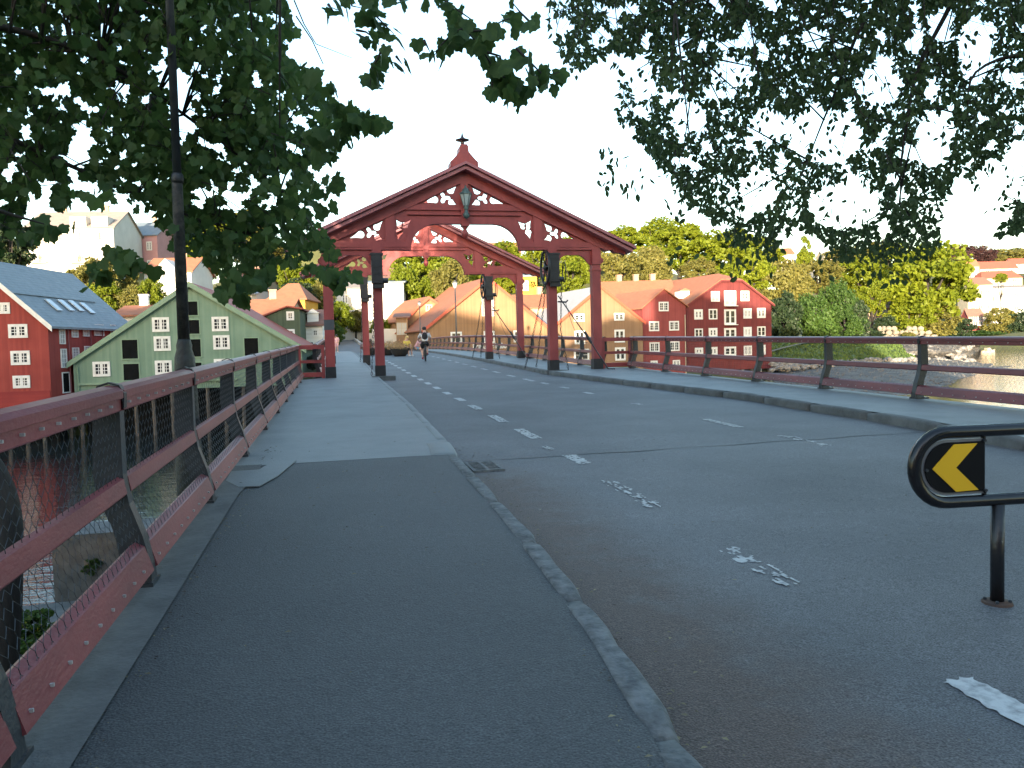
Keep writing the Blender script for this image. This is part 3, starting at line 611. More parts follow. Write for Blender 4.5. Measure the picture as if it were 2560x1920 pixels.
for s_ in (0, xl+xr-0-(0)):
    MB().tube([S3(s_, 0), S3(s_, bt-.025)], .033, 12).build('leg', mat('scuffed_black', (.22, .22, .21), (.012, .012, .014), 16, .32, .1, 40, lo=.64, hi=.70), sg, True)
    for k_ in range(4): c_ = S3(s_, 0)+Vector((.056*math.cos(k_*1.571+.8), .056*math.sin(k_*1.571+.8), 0)); MB().lathe([(.009, .01), (.009, .024), (.004, .028)], c_, 6).build('bolt', POSTIRON, sg)
    MB().lathe([(.075, 0), (.07, .012), (.04, .016)], S3(s_, 0), 14).build('foot_plate', mat('rusty_plate', (.10, .05, .03), (.05, .035, .03), 10, .8, .3, 40), sg)
pw = sgp(2458, 1170)[0]; ir = hr-.052
def dsh(r, xr_, n0): return [S3(xr_, zc-r, n0)] + [S3(xr_, zc+r, n0)] + [S3(xl-r*math.sin(R(a)), zc+r*math.cos(R(a)), n0) for a in range(0, 181, 10)]
MB().prism(dsh(ir+.014, pw+.004, .004), SN*-.012).build('panel_edge', mat('grey_rim', (.2, .21, .22), (.15, .15, .16), 5, .4), sg)
pn = MB().prism(dsh(ir, pw, .012), SN*-.007).build('panel', mat('black_sheet', (.008, .008, .009), (.006, .006, .007), 2, .7, spec=.15), sg)
ch = [sgp(*p) for p in ((2326,1172), (2380,1110), (2438,1107), (2385,1168), (2441,1223), (2385,1228))]
MB().prism([S3(s_, z_, .0165) for s_, z_ in ch], SN*-.004).build('chevron', YELLOW, pn)
for s_, z_ in (sgp(2455,1100), sgp(2458,1224), sgp(2311,1175)): MB().tube([S3(s_, z_, .0), S3(s_, z_, .024)], .008, 8).build('rivet', POSTIRON, sg)
for q in (sgp(2458,1100), sgp(2460,1226)):
    MB().bar(S3(q[0], q[1], 0), S3(q[0], (st if q[1] > zc else bt), 0), .02, .012).build('clip', GLOSSBLACK, sg)
def smooth(pts, k=5):
    P = [Vector(p) for p in pts]; P = [P[0]*2-P[1]]+P+[P[-1]*2-P[-2]]; out = []
    for i in range(1, len(P)-2):
        for j in range(k):
            t = j/k; out.append(.5*((2*P[i])+(P[i+1]-P[i-1])*t+(2*P[i-1]-5*P[i]+4*P[i+1]-P[i+2])*t*t+(3*P[i]-P[i-1]-3*P[i+1]+P[i+2])*t**3))
    return out+[P[-2]]

# ================================================================== river, far bank, hillside
WZ = -4.7
m, n, l, p = nodes('river_water'); p.inputs['Base Color'].default_value = (.018, .024, .024, 1); p.inputs['Roughness'].default_value = .06; p.inputs['IOR'].default_value = 1.33
tc = n.new('ShaderNodeTexCoord'); mp = n.new('ShaderNodeMapping'); mp.inputs['Scale'].default_value = (.45, 1.1, 1); mp.inputs['Rotation'].default_value = (0, 0, R(18)); l.new(tc.outputs['Object'], mp.inputs[0])
nz = n.new('ShaderNodeTexNoise'); nz.inputs['Scale'].default_value = 1.5; nz.inputs['Detail'].default_value = 5; nz.inputs['Roughness'].default_value = .55; l.new(mp.outputs[0], nz.inputs['Vector'])
b_ = n.new('ShaderNodeBump'); b_.inputs['Strength'].default_value = .35; b_.inputs['Distance'].default_value = .12; l.new(nz.outputs[0], b_.inputs['Height']); l.new(b_.outputs[0], p.inputs['Normal'])
MB().add([(-600, -20, WZ), (900, -20, WZ), (900, 1200, WZ), (-600, 1200, WZ)], [(0, 1, 2, 3)]).build('river', m, None, kind='structure')
MB().add([(-3000, -3000, -9), (3000, -3000, -9), (3000, 4000, -9), (-3000, 4000, -9)], [(0, 1, 2, 3)]).build('ground', TERR, None, kind='structure')
CT = [(-200,45,-8),(-60,50,-8),(-30,52,-8),(-15,55,-8),(-2,58,-8),(6,60,-8),(14,68,-8),(30,78,-8),(42,86,-8),(55,98,-8),(64,104,-8),(75,112,-8),(95,130,-8),(130,170,-8),(180,220,-8),(240,240,-8),(330,250,-8),(450,300,-8),
      (40,40,-8),(100,60,-8),(200,120,-8),(0,45,-8),(-80,35,-8),(300,180,-8),(600,300,-8),
      (-60,64,-1),(-30,66,-.5),(-14,69,.4),(17,92,0),(34,98,-1),(48,106,-2),(60,118,-2),(66,122,-1.5),(80,150,.2),(100,165,.5),(120,200,.4),(150,235,0),(200,275,1),(250,285,2),(320,310,2),
      (-60,90,3),(-25,90,3),(-8,85,2.2),(4,80,1.8),(2,110,1.6),(0,125,2.2),(1,150,3.6),(-4,100,1.0),(0,140,2.9),(5,140,3.2),(6,120,2.2),(-5,120,2.0),(20,100,2.5),(38,118,2),(60,140,3),
      (-60,120,9),(-30,115,8),(-12,115,7),(20,128,9),(45,140,8),(70,165,8),(100,200,7),(140,250,8),(200,320,12),(260,340,14),(340,380,16),
      (-80,160,22),(-40,150,18),(-10,160,20),(25,165,20),(60,185,21),(95,225,20),(140,300,22),(220,400,30),(320,480,36),(460,600,45),
      (-150,100,8),(-200,200,30),(-100,300,42),(0,300,42),(100,320,38),(200,500,50),(0,600,60),(-300,400,50),(400,800,60),(600,500,40),(700,900,60)]
CT = [c for c in CT if not (c[0] <= 8 and c[1] < 90 and c[0] > -90)]
for x in range(-90, -2, 8): CT += [(x, 50, -8), (x, 57, -8), (x, 64, -8), (x, 73, .2), (x, 82, 1.6), (x, 92, 3)]
CT += [(x, y, -8) for x in (-1, 4, 9) for y in (52, 60, 68, 76)] + [(14, 72, -8), (16, 80, -8), (22, 84, -8)] + [(x, 88, .9) for x in (-3, 2, 7, 12)] + [(2, 98, 1.2), (8, 98, 1.1)]
for px_, py_, D_ in ((2330,975,0), (2450,985,0), (2560,990,0), (2450,940,0), (2560,940,0), (2560,905,0), (2480,890,0), (2560,880,0), (2500,872,0), (2560,868,0), (2640,900,0), (2640,870,0), (2700,880,0)):
    q_ = atZ(px_, py_, WZ); CT.append((q_.x, q_.y, -8))
for px_, py_, D_ in ((2440,852,400), (2500,852,410), (2560,852,420), (2640,852,430), (2440,760,470), (2500,750,480), (2560,745,490), (2640,745,500), (2440,680,600), (2560,670,620), (2660,660,640), (2500,640,760), (2640,630,780)):
    q_ = atD(px_, py_, D_); CT.append((q_.x, q_.y, q_.z-(0 if py_ > 850 else 6)))
CTa = np.array(CT, float)
def terr(x, y):
    d2 = (CTa[:, 0]-x)**2+(CTa[:, 1]-y)**2+4.0; w_ = d2**-1.6; return float((w_*CTa[:, 2]).sum()/w_.sum())
b = MB(); gx = list(np.concatenate([np.arange(-200, -60, 12), np.arange(-60, 110, 5), np.arange(110, 300, 12), np.arange(300, 721, 20)])); gy = list(np.concatenate([np.arange(40, 140, 5), np.arange(140, 320, 10), np.arange(320, 901, 20)]))
vs_ = [(x, y, terr(x, y)+.4*noise.noise(Vector((x*.1, y*.1, 0)))) for y in gy for x in gx]; nx_ = len(gx)
b.add(vs_, [(j*nx_+i, j*nx_+i+1, (j+1)*nx_+i+1, (j+1)*nx_+i) for j in range(len(gy)-1) for i in range(nx_-1)]); b.build('hillside', TERR, None, True, kind='structure')
def sheet(name, rows, m, kind='structure', lift=0, sub=4):
    """surface through rows of 3-D points, subdivided with a little relief"""
    nr, nc = len(rows), len(rows[0]); A = np.array([[list(p_) for p_ in r_] for r_ in rows]); vs = []; 
    R_ = np.linspace(0, nr-1, (nr-1)*sub+1); K_ = np.linspace(0, nc-1, (nc-1)*sub+1)
    for r_ in R_:
        for k_ in K_:
            i, j = min(int(r_), nr-2), min(int(k_), nc-2); a, c = r_-i, k_-j
            q = A[i, j]*(1-a)*(1-c)+A[i+1, j]*a*(1-c)+A[i, j+1]*(1-a)*c+A[i+1, j+1]*a*c
            vs.append((q[0], q[1], q[2]+lift*noise.noise(Vector((q[0]*.35, q[1]*.35, 1)))))
    n_ = len(K_); b = MB(); b.add(vs, [(j*n_+i, j*n_+i+1, (j+1)*n_+i+1, (j+1)*n_+i) for j in range(len(R_)-1) for i in range(n_-1)])
    return b.build(name, m, None, True, kind=kind)
# gravel bar and the green bank on the far right shore
gv = sheet('gravel_bar', [[atZ(1900,935,WZ-.1), atZ(1990,992,WZ-.1), atZ(2110,997,WZ-.1), atZ(2300,993,WZ-.1), atZ(2380,975,WZ-.1)],
                          [atZ(1905,925,-4.35), atZ(1985,955,-4.2), atZ(2110,962,-4.15), atZ(2270,958,-4.2), atZ(2395,950,WZ-.05)],
                          [atZ(1910,917,-4.0), atZ(1985,930,-3.8), atZ(2110,932,-3.7), atZ(2290,925,-3.9), atZ(2530,916,WZ-.05)],
                          [atZ(1912,912,-3.4), atZ(1985,913,-3.3), atZ(2110,908,-3.2), atZ(2280,905,-3.4), atZ(2440,905,WZ-.05)],
                          [atD(1915,905,140), atD(1985,903,140), atD(2110,899,150), atD(2260,893,165), atZ(2430,893,WZ-.05)]], GRAVEL, lift=.25)
gb = sheet('grass_bank', [[atD(1900,916,128), atD(2000,908,128), atD(2110,903,135), atD(2200,899,142), atD(2290,896,150)],
                          [atD(1900,890,140), atD(2000,888,140), atD(2110,885,146), atD(2200,882,152), atD(2270,884,158)],
                          [atD(1900,866,152), atD(2000,864,155), atD(2110,862,158), atD(2200,861,162), atD(2255,868,166)],
                          [atD(1900,846,165), atD(2000,846,168), atD(2110,846,170), atD(2200,846,172), atD(2250,852,175)]], GRASSM, lift=.3)
sheet('dirt_path', [[atD(1918,882,139), atD(1960,870,146), atD(2005,859,154), atD(2050,854,159)], [atD(1918,879,141), atD(1960,867,148), atD(2005,857,156), atD(2050,852.5,161)]], mat('dirt', (.22, .2, .16), (.15, .13, .1), 1, .9), lift=0)
hd = sheet('rocky_headland', [[atZ(2225,905,-4.6), atZ(2330,905,-4.7), atZ(2400,900,-4.75), atZ(2450,880,-4.75)], [atD(2225,885,168), atD(2320,880,172), atD(2390,880,178), atZ(2452,868,-4.7)], [atD(2225,862,176), atD(2310,858,182), atD(2380,858,190), atD(2448,860,220)], [atD(2225,846,184), atD(2310,844,190), atD(2380,844,200), atD(2440,846,230)]], GRAVEL, lift=.5)
# loose stones lining the shore
rk = []
for v_ in range(5): rk.append(MB().blob((0, 0, 0), (1, .75, .55), 7, 5, .28, v_).mesh('shore_stone', ROCKM))
shore = thing('stone_revetment', 'line of grey boulders along the foot of the grassy bank', 'boulders', tuple(atD(2000, 905, 130)))
rr = random.Random(3)
for i in range(120):
    t = rr.random(); px = 1925+t*370; py = np.interp(px, [1925, 2000, 2110, 2200, 2290], [917, 911, 906, 902, 898])+rr.uniform(-6, 11)*(1 if px < 2080 else .6)
    D = np.interp(px, [1925, 2290], [124, 148])-(max(0, py-908))*.5; s_ = rr.uniform(.35, .95)
    inst('boulder', rk[i % 5], shore, atD(px, py, D), (rr.uniform(-.4, .4), rr.uniform(-.4, .4), rr.uniform(0, 6)), (s_, s_, s_))
shore2 = thing('stone_revetment', 'scattered rocks on the dark headland beside the moored boat', 'boulders', tuple(atD(2320, 880, 172)))
for i in range(70):
    px = rr.uniform(2230, 2440); py = rr.uniform(862, 908); s_ = rr.uniform(.4, 1.2)
    inst('boulder', rk[i % 5], shore2, atD(px, py, float(np.interp(py, [862, 885, 908], [183, 172, 160])) if px < 2330 else float(np.interp(py, [862, 880, 908], [200, 182, 168]))), (rr.uniform(-.4, .4), 0, rr.uniform(0, 6)), (s_, s_, s_))
b = MB(); rr = random.Random(31)
def onsheet(o, n_, fn):
    me = o.data; polys = list(me.polygons)
    for i in range(n_):
        pl = rr.choice(polys); v = [me.vertices[k].co for k in pl.vertices]; a, c_ = rr.random(), rr.random(); fn(v[0]*(1-a)*(1-c_)+v[1]*a*(1-c_)+v[2]*a*c_+v[3]*(1-a)*c_)
def tuft(c_):
    for k in range(3):
        t = rr.uniform(0, 6.28); w_ = rr.uniform(.12, .3); h_ = rr.uniform(.15, .5); b.add([(c_.x-w_*math.cos(t), c_.y-w_*math.sin(t), c_.z-.05), (c_.x+w_*math.cos(t), c_.y+w_*math.sin(t), c_.z-.05), (c_.x+rr.uniform(-.2, .2), c_.y+rr.uniform(-.2, .2), c_.z+h_)], [(0, 1, 2)])
onsheet(gb, 3000, tuft); b.build('shore_grass', mat('grass_blades', (.10, .16, .03), (.035, .065, .015), .4, .9), None, label='rough green grass covering the bank beyond the far railing', cat='grass', kind='stuff')
b = MB()
def pebble(c_):
    r_ = rr.uniform(.08, .28); b.add([c_+Vector(v)*r_ for v in ((1, 0, 0), (-1, .1, 0), (0, 1, .1), (.1, -1, 0), (0, 0, .8), (0, 0, -.8))], [(0, 2, 4), (2, 1, 4), (1, 3, 4), (3, 0, 4), (2, 0, 5), (1, 2, 5), (3, 1, 5), (0, 3, 5)])
onsheet(gv, 1500, pebble); onsheet(hd, 700, pebble); b.build('shore_pebbles', mat('dark_pebble', (.17, .16, .15), (.07, .068, .065), .8, .9), None, label='grey pebbles strewn over the gravel bar', cat='pebbles', kind='stuff')
# near bank below the railing, with a concrete quay block
sheet('near_bank', [[(-40,-20,-3.0), (-20,-20,-3.0), (-1.2,-20,-2.8)], [(-40,9,-3.6), (-20,9,-3.4), (-1.2,9,-3.2)], [(-40,14,-4.2), (-18,15.5,-4.1), (-1.2,16,-4.1)], [(-40,21,-5.2), (-18,23,-5.2), (-1.2,23,-5.2)]], GRASSM, lift=.25)
sheet('quay_apron', [[(-12,7.5,-3.05), (-1.23,7.5,-2.95)], [(-12,17,-3.6), (-1.23,17.6,-3.6)], [(-12,17.6,-5), (-1.23,18.2,-5)]], CONCD, lift=.02)
q = atZ(262, 1440, -3.5); MB().box(q.x-.9, q.x+1.3, q.y-.4, q.y+.9, -5, -2.45).build('quay_block', CONCD, None, label='pale concrete block on the quay below the footpath railing', cat='block', org=q)
# the street climbing the hill at the far end of the bridge
sheet('far_street', [[(-4, 85, 1.2), (12, 85, 1.2)], [(-5, 92, 1.22), (12, 92, 1.22)], [(-5, 100, 1.24), (12, 100, 1.24)]], ASPH_R)
Z_ = [atD(800,882,86), atD(925,879,86)]; A_ = [atD(832,874,92), atD(906,868,92)]; B_ = [atD(843,853,118), atD(884,851,118)]; D_ = [atD(853,833,150), atD(863,833,150)]
hs_ = sheet('hill_street', [Z_, A_, B_, D_], mat('worn_asphalt', (.2, .205, .21), (.15, .155, .16), 1, .85))
b = MB()
for (a, c) in ((A_[1], B_[1]), (B_[1], D_[1])): b.bar(a+Vector((.15, 0, .12)), c+Vector((.15, 0, .12)), .3, .4)
b.build('kerb', WPLAS, None, kind='structure')

# ================================================================== houses
class Face:
    def __init__(s, P0, ang):
        s.P0 = Vector(P0); s.a = ang; s.u = Vector((math.cos(ang), math.sin(ang), 0)); s.n = Vector((math.sin(ang), -math.cos(ang), 0))
    def at(s, px, py):
        d = ray(px, py); t = (s.P0-EYE).dot(s.n)/d.dot(s.n); q_ = EYE+d*t; return (q_-s.P0).dot(s.u), q_.z
    def pos(s, t, z, o=0): q_ = s.P0+s.u*t+s.n*o; return Vector((q_.x, q_.y, z))
WM = {}
def win_mesh(w_, h_, cols, rows, cas, wm, pm, split):
    k = (round(w_, 2), round(h_, 2), cols, rows, cas, wm.name, pm.name, split)
    if k in WM: return WM[k]
    b = MB(); t = .07
    b.box(-w_/2, -w_/2+cas, -t, .02, -h_/2, h_/2); b.box(w_/2-cas, w_/2, -t, .02, -h_/2, h_/2)
    b.box(-w_/2+cas, w_/2-cas, -t, .02, h_/2-cas, h_/2); b.box(-w_/2+cas, w_/2-cas, -t-.02, .02, -h_/2, -h_/2+cas)
    iw, ih = w_-2*cas, h_-2*cas
    if split: b.box(-cas*.5, cas*.5, -t*.8, .015, -h_/2+cas, h_/2-cas)
    for i in range(1, cols):
        x = -iw/2+iw*i/cols
        if split and abs(x) < .02: continue
        b.box(x-.022, x+.022, -t*.55, .01, -h_/2+cas, h_/2-cas)
    for i in range(1, rows):
        z = -ih/2+ih*i/rows; b.box(-iw/2, iw/2, -t*.5, .009, z-.022, z+.022)
    fm = b.mesh('window', wm); b = MB(); b.box(-iw/2-.01, iw/2+.01, -.016, .0, -ih/2-.01, ih/2+.01); pmh = b.mesh('pane', pm)
    WM[k] = (fm, pmh); return WM[k]
PANES = [GLASS, GLASS, mat('window_curtain', (.13, .13, .125), (.05, .05, .05), 1.3, .12, lo=.4, hi=.6), mat('window_glass_sky', (.06, .07, .08), (.03, .033, .037), .8, .06)]
def win(parent, F, s_, z_, w_, h_, cols=4, rows=3, cas=.19, wm=None, pm=None, split=True, name='window'):
    pm = pm or PANES[int(abs(s_*7.3+z_*3.7)) % 4]
    fm, pmh = win_mesh(max(w_, .3), max(h_, .3), cols, rows, cas, wm or WHITE, pm or GLASS, split)
    o = inst(name, fm, parent, F.pos(s_, z_, .012), (0, 0, F.a)); c_ = bpy.data.objects.new('pane', pmh); C.objects.link(c_); c_.parent = o
    return o
def wpx(parent, F, x0, y0, x1, y1, **k):
    a, c = F.at(x0, (y0+y1)/2)[0], F.at(x1, (y0+y1)/2)[0]; t, bt_ = F.at((x0+x1)/2, y0)[1], F.at((x0+x1)/2, y1)[1]
    return win(parent, F, (a+c)/2, (t+bt_)/2, c-a, t-bt_, **k)
def opening(parent, F, x0, y0, x1, y1, m=None, name='loading_hatch'):
    a, c = F.at(x0, (y0+y1)/2)[0], F.at(x1, (y0+y1)/2)[0]; t, bt_ = F.at((x0+x1)/2, y0)[1], F.at((x0+x1)/2, y1)[1]
    q0 = F.pos((a+c)/2, (t+bt_)/2); w_, h_ = (c-a)/2, (t-bt_)/2; b = MB()
    f = lambda x, y, z: F.pos((a+c)/2+x, (t+bt_)/2+z, y)
    def bx_(x0_, x1_, o0, o1, z0_, z1_): b.hexa([f(x0_, o0, z0_), f(x1_, o0, z0_), f(x1_, o1, z0_), f(x0_, o1, z0_)], [f(x0_, o0, z1_), f(x1_, o0, z1_), f(x1_, o1, z1_), f(x0_, o1, z1_)])
    bx_(-w_, w_, .004, .02, -h_, h_); o = b.build(name, m or DARKIN, parent)
    b = MB(); bx_(-w_-.08, -w_, .005, .06, -h_, h_); bx_(w_, w_+.08, .005, .06, -h_, h_); bx_(-w_-.08, w_+.08, .005, .065, h_, h_+.08); bx_(-w_-.1, w_+.1, .005, .1, -h_-.08, -h_); b.build('hatch_frame', parent_trim.get(parent.name, WHITE), o)
    return o
parent_trim = {}
def house(name, label, ref, ang, top, zb, length, wall, roof, trim=None, sang=None, fo=.3, eo=.35, th=.14, group=None, cat='house', piles=0):
    ang = R(ang); F = Face(atD(*ref), ang); sa = R(sang) if sang is not None else ang+math.pi/2; sv = Vector((math.cos(sa), math.sin(sa), 0)); prof = [F.at(*p_) for p_ in top]
    root = thing(name, label, cat, tuple(F.pos((prof[0][0]+prof[-1][0])/2, zb)), group)
    poly = [F.pos(prof[0][0], zb)] + [F.pos(*q_) for q_ in prof] + [F.pos(prof[-1][0], zb)]
    MB().prism(poly, sv*length).build('wall', wall, root)
    (s0, z0), (s1, z1) = prof[0], prof[1]; (s2, z2), (s3, z3) = prof[-2], prof[-1]
    e0 = (s0-eo, z0-eo*(z1-z0)/(s1-s0)); e1 = (s3+eo, z3+eo*(z3-z2)/(s3-s2)); line = [e0]+prof[1:-1]+[e1]
    pl = [F.pos(s_, z_+.05, fo) for s_, z_ in line] + [F.pos(s_, z_+.05+th, fo) for s_, z_ in reversed(line)]
    rf = MB().prism(pl, sv*(length+.25)-F.n*fo).build('roof', roof, root)
    if trim:
        pl = [F.pos(s_, z_-.20, fo+.005) for s_, z_ in line] + [F.pos(s_, z_+.05+th+.03, fo+.005) for s_, z_ in reversed(line)]
        MB().prism(pl, F.n*.05).build('bargeboard', trim, rf)
    if piles:
        a_, c_ = F.pos(prof[0][0]+.2, -8, -2.2), F.pos(prof[-1][0]-.2, -8, -2.2); MB().prism([a_, c_, Vector((c_.x, c_.y, zb)), Vector((a_.x, a_.y, zb))], sv*1.0).build('undercroft_shade', DARKIN, root)  # near-black slab added to darken the space under the house
        for k in range(piles):
            for r_ in (0, .5):
                s_ = prof[0][0]+.3+(prof[-1][0]-prof[0][0]-.6)*(k+r_*.4)/(piles-1+.4); q_ = F.pos(s_, zb, -.3)+sv*(r_*6); MB().tube([(q_.x, q_.y, -8), (q_.x+random.uniform(-.1, .1), q_.y, zb)], .14, 6).build('pile', TIMBER, root)
    return root, F, Face(F.pos(prof[-1][0], 0), sa), rf
def sghouse(name, label, x0, x1, ye, yr, D, zb, wall, roof, depth=8, ang=None, wins=None, chim=0, trim=None, cat='house', group=None, hip=0, chm=None, wk={}):
    """house with its long side and roof slope to the viewer; wins = list of (fx, fz, w, h) fractions on the front"""
    A = atD(x0, ye, D); Bq = atD(x1, ye, D); ang = R(-12.6 if ang is None else ang); F = Face(A, ang); sB = F.at(x1, ye)[0]; ze = A.z; zr = EZ+(867-.0268*((x0+x1)/2-1280)-yr)/FL*(D+depth/2)
    root = thing(name, label, cat, tuple(F.pos(sB/2, zb)), group); bk = -F.n*depth
    b = MB(); b.prism([F.pos(0, zb), F.pos(sB, zb), F.pos(sB, ze), F.pos(0, ze)], bk)
    if not hip:
        for s_ in (0, sB-.2): b.prism([F.pos(s_, ze), F.pos(s_, ze)+bk, F.pos(s_, zr)+bk/2], F.u*.2)
    b.build('wall', wall, root); o = .35; h_ = hip
    b = MB(); t = Vector((0, 0, .16)); k = o*(zr-ze)/(depth/2)
    f0, f1 = F.pos(-o, ze-k, o), F.pos(sB+o, ze-k, o); b0, b1 = F.pos(-o, ze-k, -depth-o), F.pos(sB+o, ze-k, -depth-o); r0, r1 = F.pos(-o+h_, zr, -depth/2), F.pos(sB+o-h_, zr, -depth/2)
    b.prism([f0, f1, r1, r0], t); b.prism([b1, b0, r0, r1], t)
    if hip: b.prism([f0, r0, b0], t); b.prism([f1, b1, r1], t)
    rf = b.build('roof', roof, root)
    for i in range(chim):
        c_ = F.pos(sB*(.25+.5*i/max(1, chim-1) if chim > 1 else .6), zr, -depth/2-.3); b = MB(); b.box(c_.x-.4, c_.x+.4, c_.y-.35, c_.y+.35, zr-.6, zr+1.1); b.box(c_.x-.47, c_.x+.47, c_.y-.42, c_.y+.42, zr+1.1, zr+1.25); b.build('chimney', chm or BRICK, rf)
    for fx, fz, w_, h2 in (wins or []): win(root, F, sB*fx, zb+(ze-zb)*fz if fz <= 1 else ze+(fz-1), w_, h2, **wk)
    return root, F, rf, sB, ze, zr
z1 = lambda u, v: (700+.4295*u, 300+.4295*v)
z2 = lambda u, v: (u*.3617, 480+v*.3617)
z3 = lambda u, v: (900+u*.229, 620+v*.229)
zb3 = lambda u, v: (740+u*.205, 620+v*.205)
z4 = lambda u, v: (1300+u*.3165, 600+v*.3165)
z5 = lambda u, v: (u*.241, 640+v*.241)
z7 = lambda u, v: (2050+u*.2306, 560+v*.2306)
BRICK = mat('chimney_brick', (.42, .28, .2), (.3, .2, .15), 3, .9, .3, 20)
W_RED = boards('red_boards', (.31, .058, .048), (.24, .042, .036), .17)
W_DRED = boards('dark_red_boards', (.165, .036, .036), (.12, .026, .027), .17)
W_GREEN = boards('green_boards', (.19, .28, .21), (.145, .225, .165), .16)
W_DGREEN = boards('olive_boards', (.085, .115, .075), (.06, .085, .055), .16)
W_TAN = boards('tan_boards', (.32, .185, .098), (.26, .148, .078), .2)
W_TAN2 = boards('brown_boards', (.28, .17, .10), (.23, .138, .08), .2)
W_RED2 = boards('rose_red_boards', (.25, .058, .055), (.20, .044, .042), .17)
W_WHITE = boards('white_boards', (.72, .71, .68), (.62, .61, .58), .2, 'Z', .7, .25)
W_YEL = boards('yellow_boards', (.68, .38, .05), (.58, .31, .04), .2)
P_PINK = mat('pink_plaster', (.48, .27, .28), (.4, .22, .23), .4, .85)
P_TANP = mat('tan_plaster', (.5, .36, .24), (.42, .3, .2), .4, .85)
T_GREY = tiles('slate_roof', (.20, .235, .26), (.12, .15, .175), .5)
T_ORANGE = tiles('orange_tile_roof', (.36, .15, .085), (.26, .105, .06), .75)
T_RED = tiles('red_tile_roof', (.36, .10, .07), (.26, .07, .05), .7)
T_BROWN = tiles('brown_tile_roof', (.24, .13, .10), (.16, .085, .07), .7)
T_TAN = tiles('tan_slate_roof', (.30, .26, .23), (.22, .19, .17), .7)
T_PALE = tiles('pale_grey_roof', (.36, .36, .37), (.28, .28, .29), .6)
TR_ORANGE = mat('orange_trim', (.50, .095, .05), (.43, .08, .04), 2, .6)
TR_GREEN = mat('green_trim', (.20, .30, .21), (.17, .26, .18), 2, .6)

# --- red warehouse, left
h, F, FS, rf = house('red_warehouse', 'big red warehouse with slate roof and white bargeboards beside the green one', (119, 811, 56), 2, [(-267, 815), (-74, 649), (119, 811)], -2.6, 12.5, W_RED, T_GREY, WHITE, 77.4, cat='warehouse', piles=9)
for r_ in ((-60,483,105,600), (88,707,288,850), (113,983,313,1130), (135,1240,315,1370), (-330,707,-130,850), (-330,983,-130,1130)): wpx(h, F, *z5(r_[0], r_[1]), *z5(r_[2], r_[3]))
for u0, v0, u1, v1 in ((612,712,668,915), (738,710,803,845), (858,710,917,835), (972,710,1072,828), (1143,712,1190,800), (628,962,688,1160), (748,950,815,1080), (872,935,928,1020)): wpx(h, FS, *z5(u0, v0), *z5(u1, v1), cols=2, rows=4, split=False, cas=.07, pm=BLIND)
opening(h, FS, *z5(650,1215), *z5(715,1410), name='door')
for u_ in (690, 922, 1045):
    a = FS.at(*z5(u_, 770)); c_ = FS.at(*z5(u_+8, 1330)); MB().tube([FS.pos(a[0], a[1], .12), FS.pos(a[0], -2.5, .12)], .05, 6).build('downpipe', mat('downpipe_red', (.22, .06, .07), (.18, .05, .06), 4, .5), h)
F5 = Face(F.P0, F.a); a = F.at(*z5(-600, 1405))[0]; c_ = F.at(*z5(520, 1390))[0]; zt = F.at(*z5(300, 1400))[1]
MB().prism([F.pos(a, zt, .01), F.pos(c_, zt, .01), F.pos(c_, zt-1.3, .03), F.pos(a, zt-1.3, .03)], F.n*.06).build('lower_cladding', boards('lap_red', (.27, .04, .036), (.22, .03, .03), .13, 'Z'), h)
# skylights on the slate roof
rp = [F.pos(*F.at(-74, 649)), F.pos(*F.at(119, 811))]; rd = (rp[1]-rp[0]).normalized(); rs = Vector((math.cos(R(77.4)), math.sin(R(77.4)), 0)); rn = rd.cross(rs).normalized(); rn = rn if rn.z > 0 else -rn
def onroof(px, py):
    d = ray(px, py); t = (rp[1]+rn*.22-EYE).dot(rn)/d.dot(rn); return EYE+d*t
for u0, v0, u1, v1 in ((510, 470, 600, 555), (650, 485, 715, 545), (755, 492, 820, 548), (875, 515, 935, 572)):
    p_, q_ = onroof(*z5(u0, v0)), onroof(*z5(u1, v1)); c0 = (p_+q_)/2; b = MB(); hw = .33
    b.prism([c0-rs*hw-rd*.6, c0+rs*hw-rd*.6, c0+rs*hw+rd*.6, c0-rs*hw+rd*.6], rn*.08); b.build('skylight', mat('skylight_glass', (.5, .55, .6), (.42, .48, .52), 2, .15), rf)
ln = [onroof(*z5(140, 385)), onroof(*z5(980, 462))]; MB().bar(ln[0], ln[0]+rs*((ln[1]-ln[0]).dot(rs)), .12, .03).build('snow_rail', T_GREY, rf)

# --- green warehouse
h, F, FS, rf = house('green_warehouse', 'pale green timber warehouse with dark loading hatches standing on piles', (470, 708, 60), 1.5, [z2(505,1176), z2(820,968), z2(1310,640), z2(1720,872), z2(2085,1078)], -1.2, 13, W_GREEN, T_RED, TR_GREEN, 86, cat='warehouse', piles=13)
for r_ in ((1052,866,1170,966), (1464,862,1580,962), (1064,997,1180,1098), (1474,990,1588,1088), (642,1172,763,1275), (1072,1164,1188,1262), (1480,1153,1598,1250)): wpx(h, F, *z2(r_[0], r_[1]), *z2(r_[2], r_[3]))
parent_trim[h.name] = TR_GREEN
for r_ in ((1290,757,1366,852), (1300,885,1378,980), (1310,1018,1388,1138), (845,1022,952,1152), (855,1188,962,1300), (1690,1010,1785,1130), (1318,1180,1395,1290)): opening(h, F, *z2(r_[0], r_[1]), *z2(r_[2], r_[3]))
a, zt = F.at(*z2(545, 1330)); c_ = F.at(*z2(1640, 1300))[0]; MB().bar(F.pos(a, zt, .08), F.pos(c_, zt, .08), .2, .16).build('sill_beam', TR_GREEN, h)
a = F.at(*z2(530, 1195)); MB().tube([F.pos(a[0]+.05, a[1]-.1, .1), F.pos(a[0]+.1, -1.2, .1)], .05, 6).build('downpipe', TR_GREEN, h)
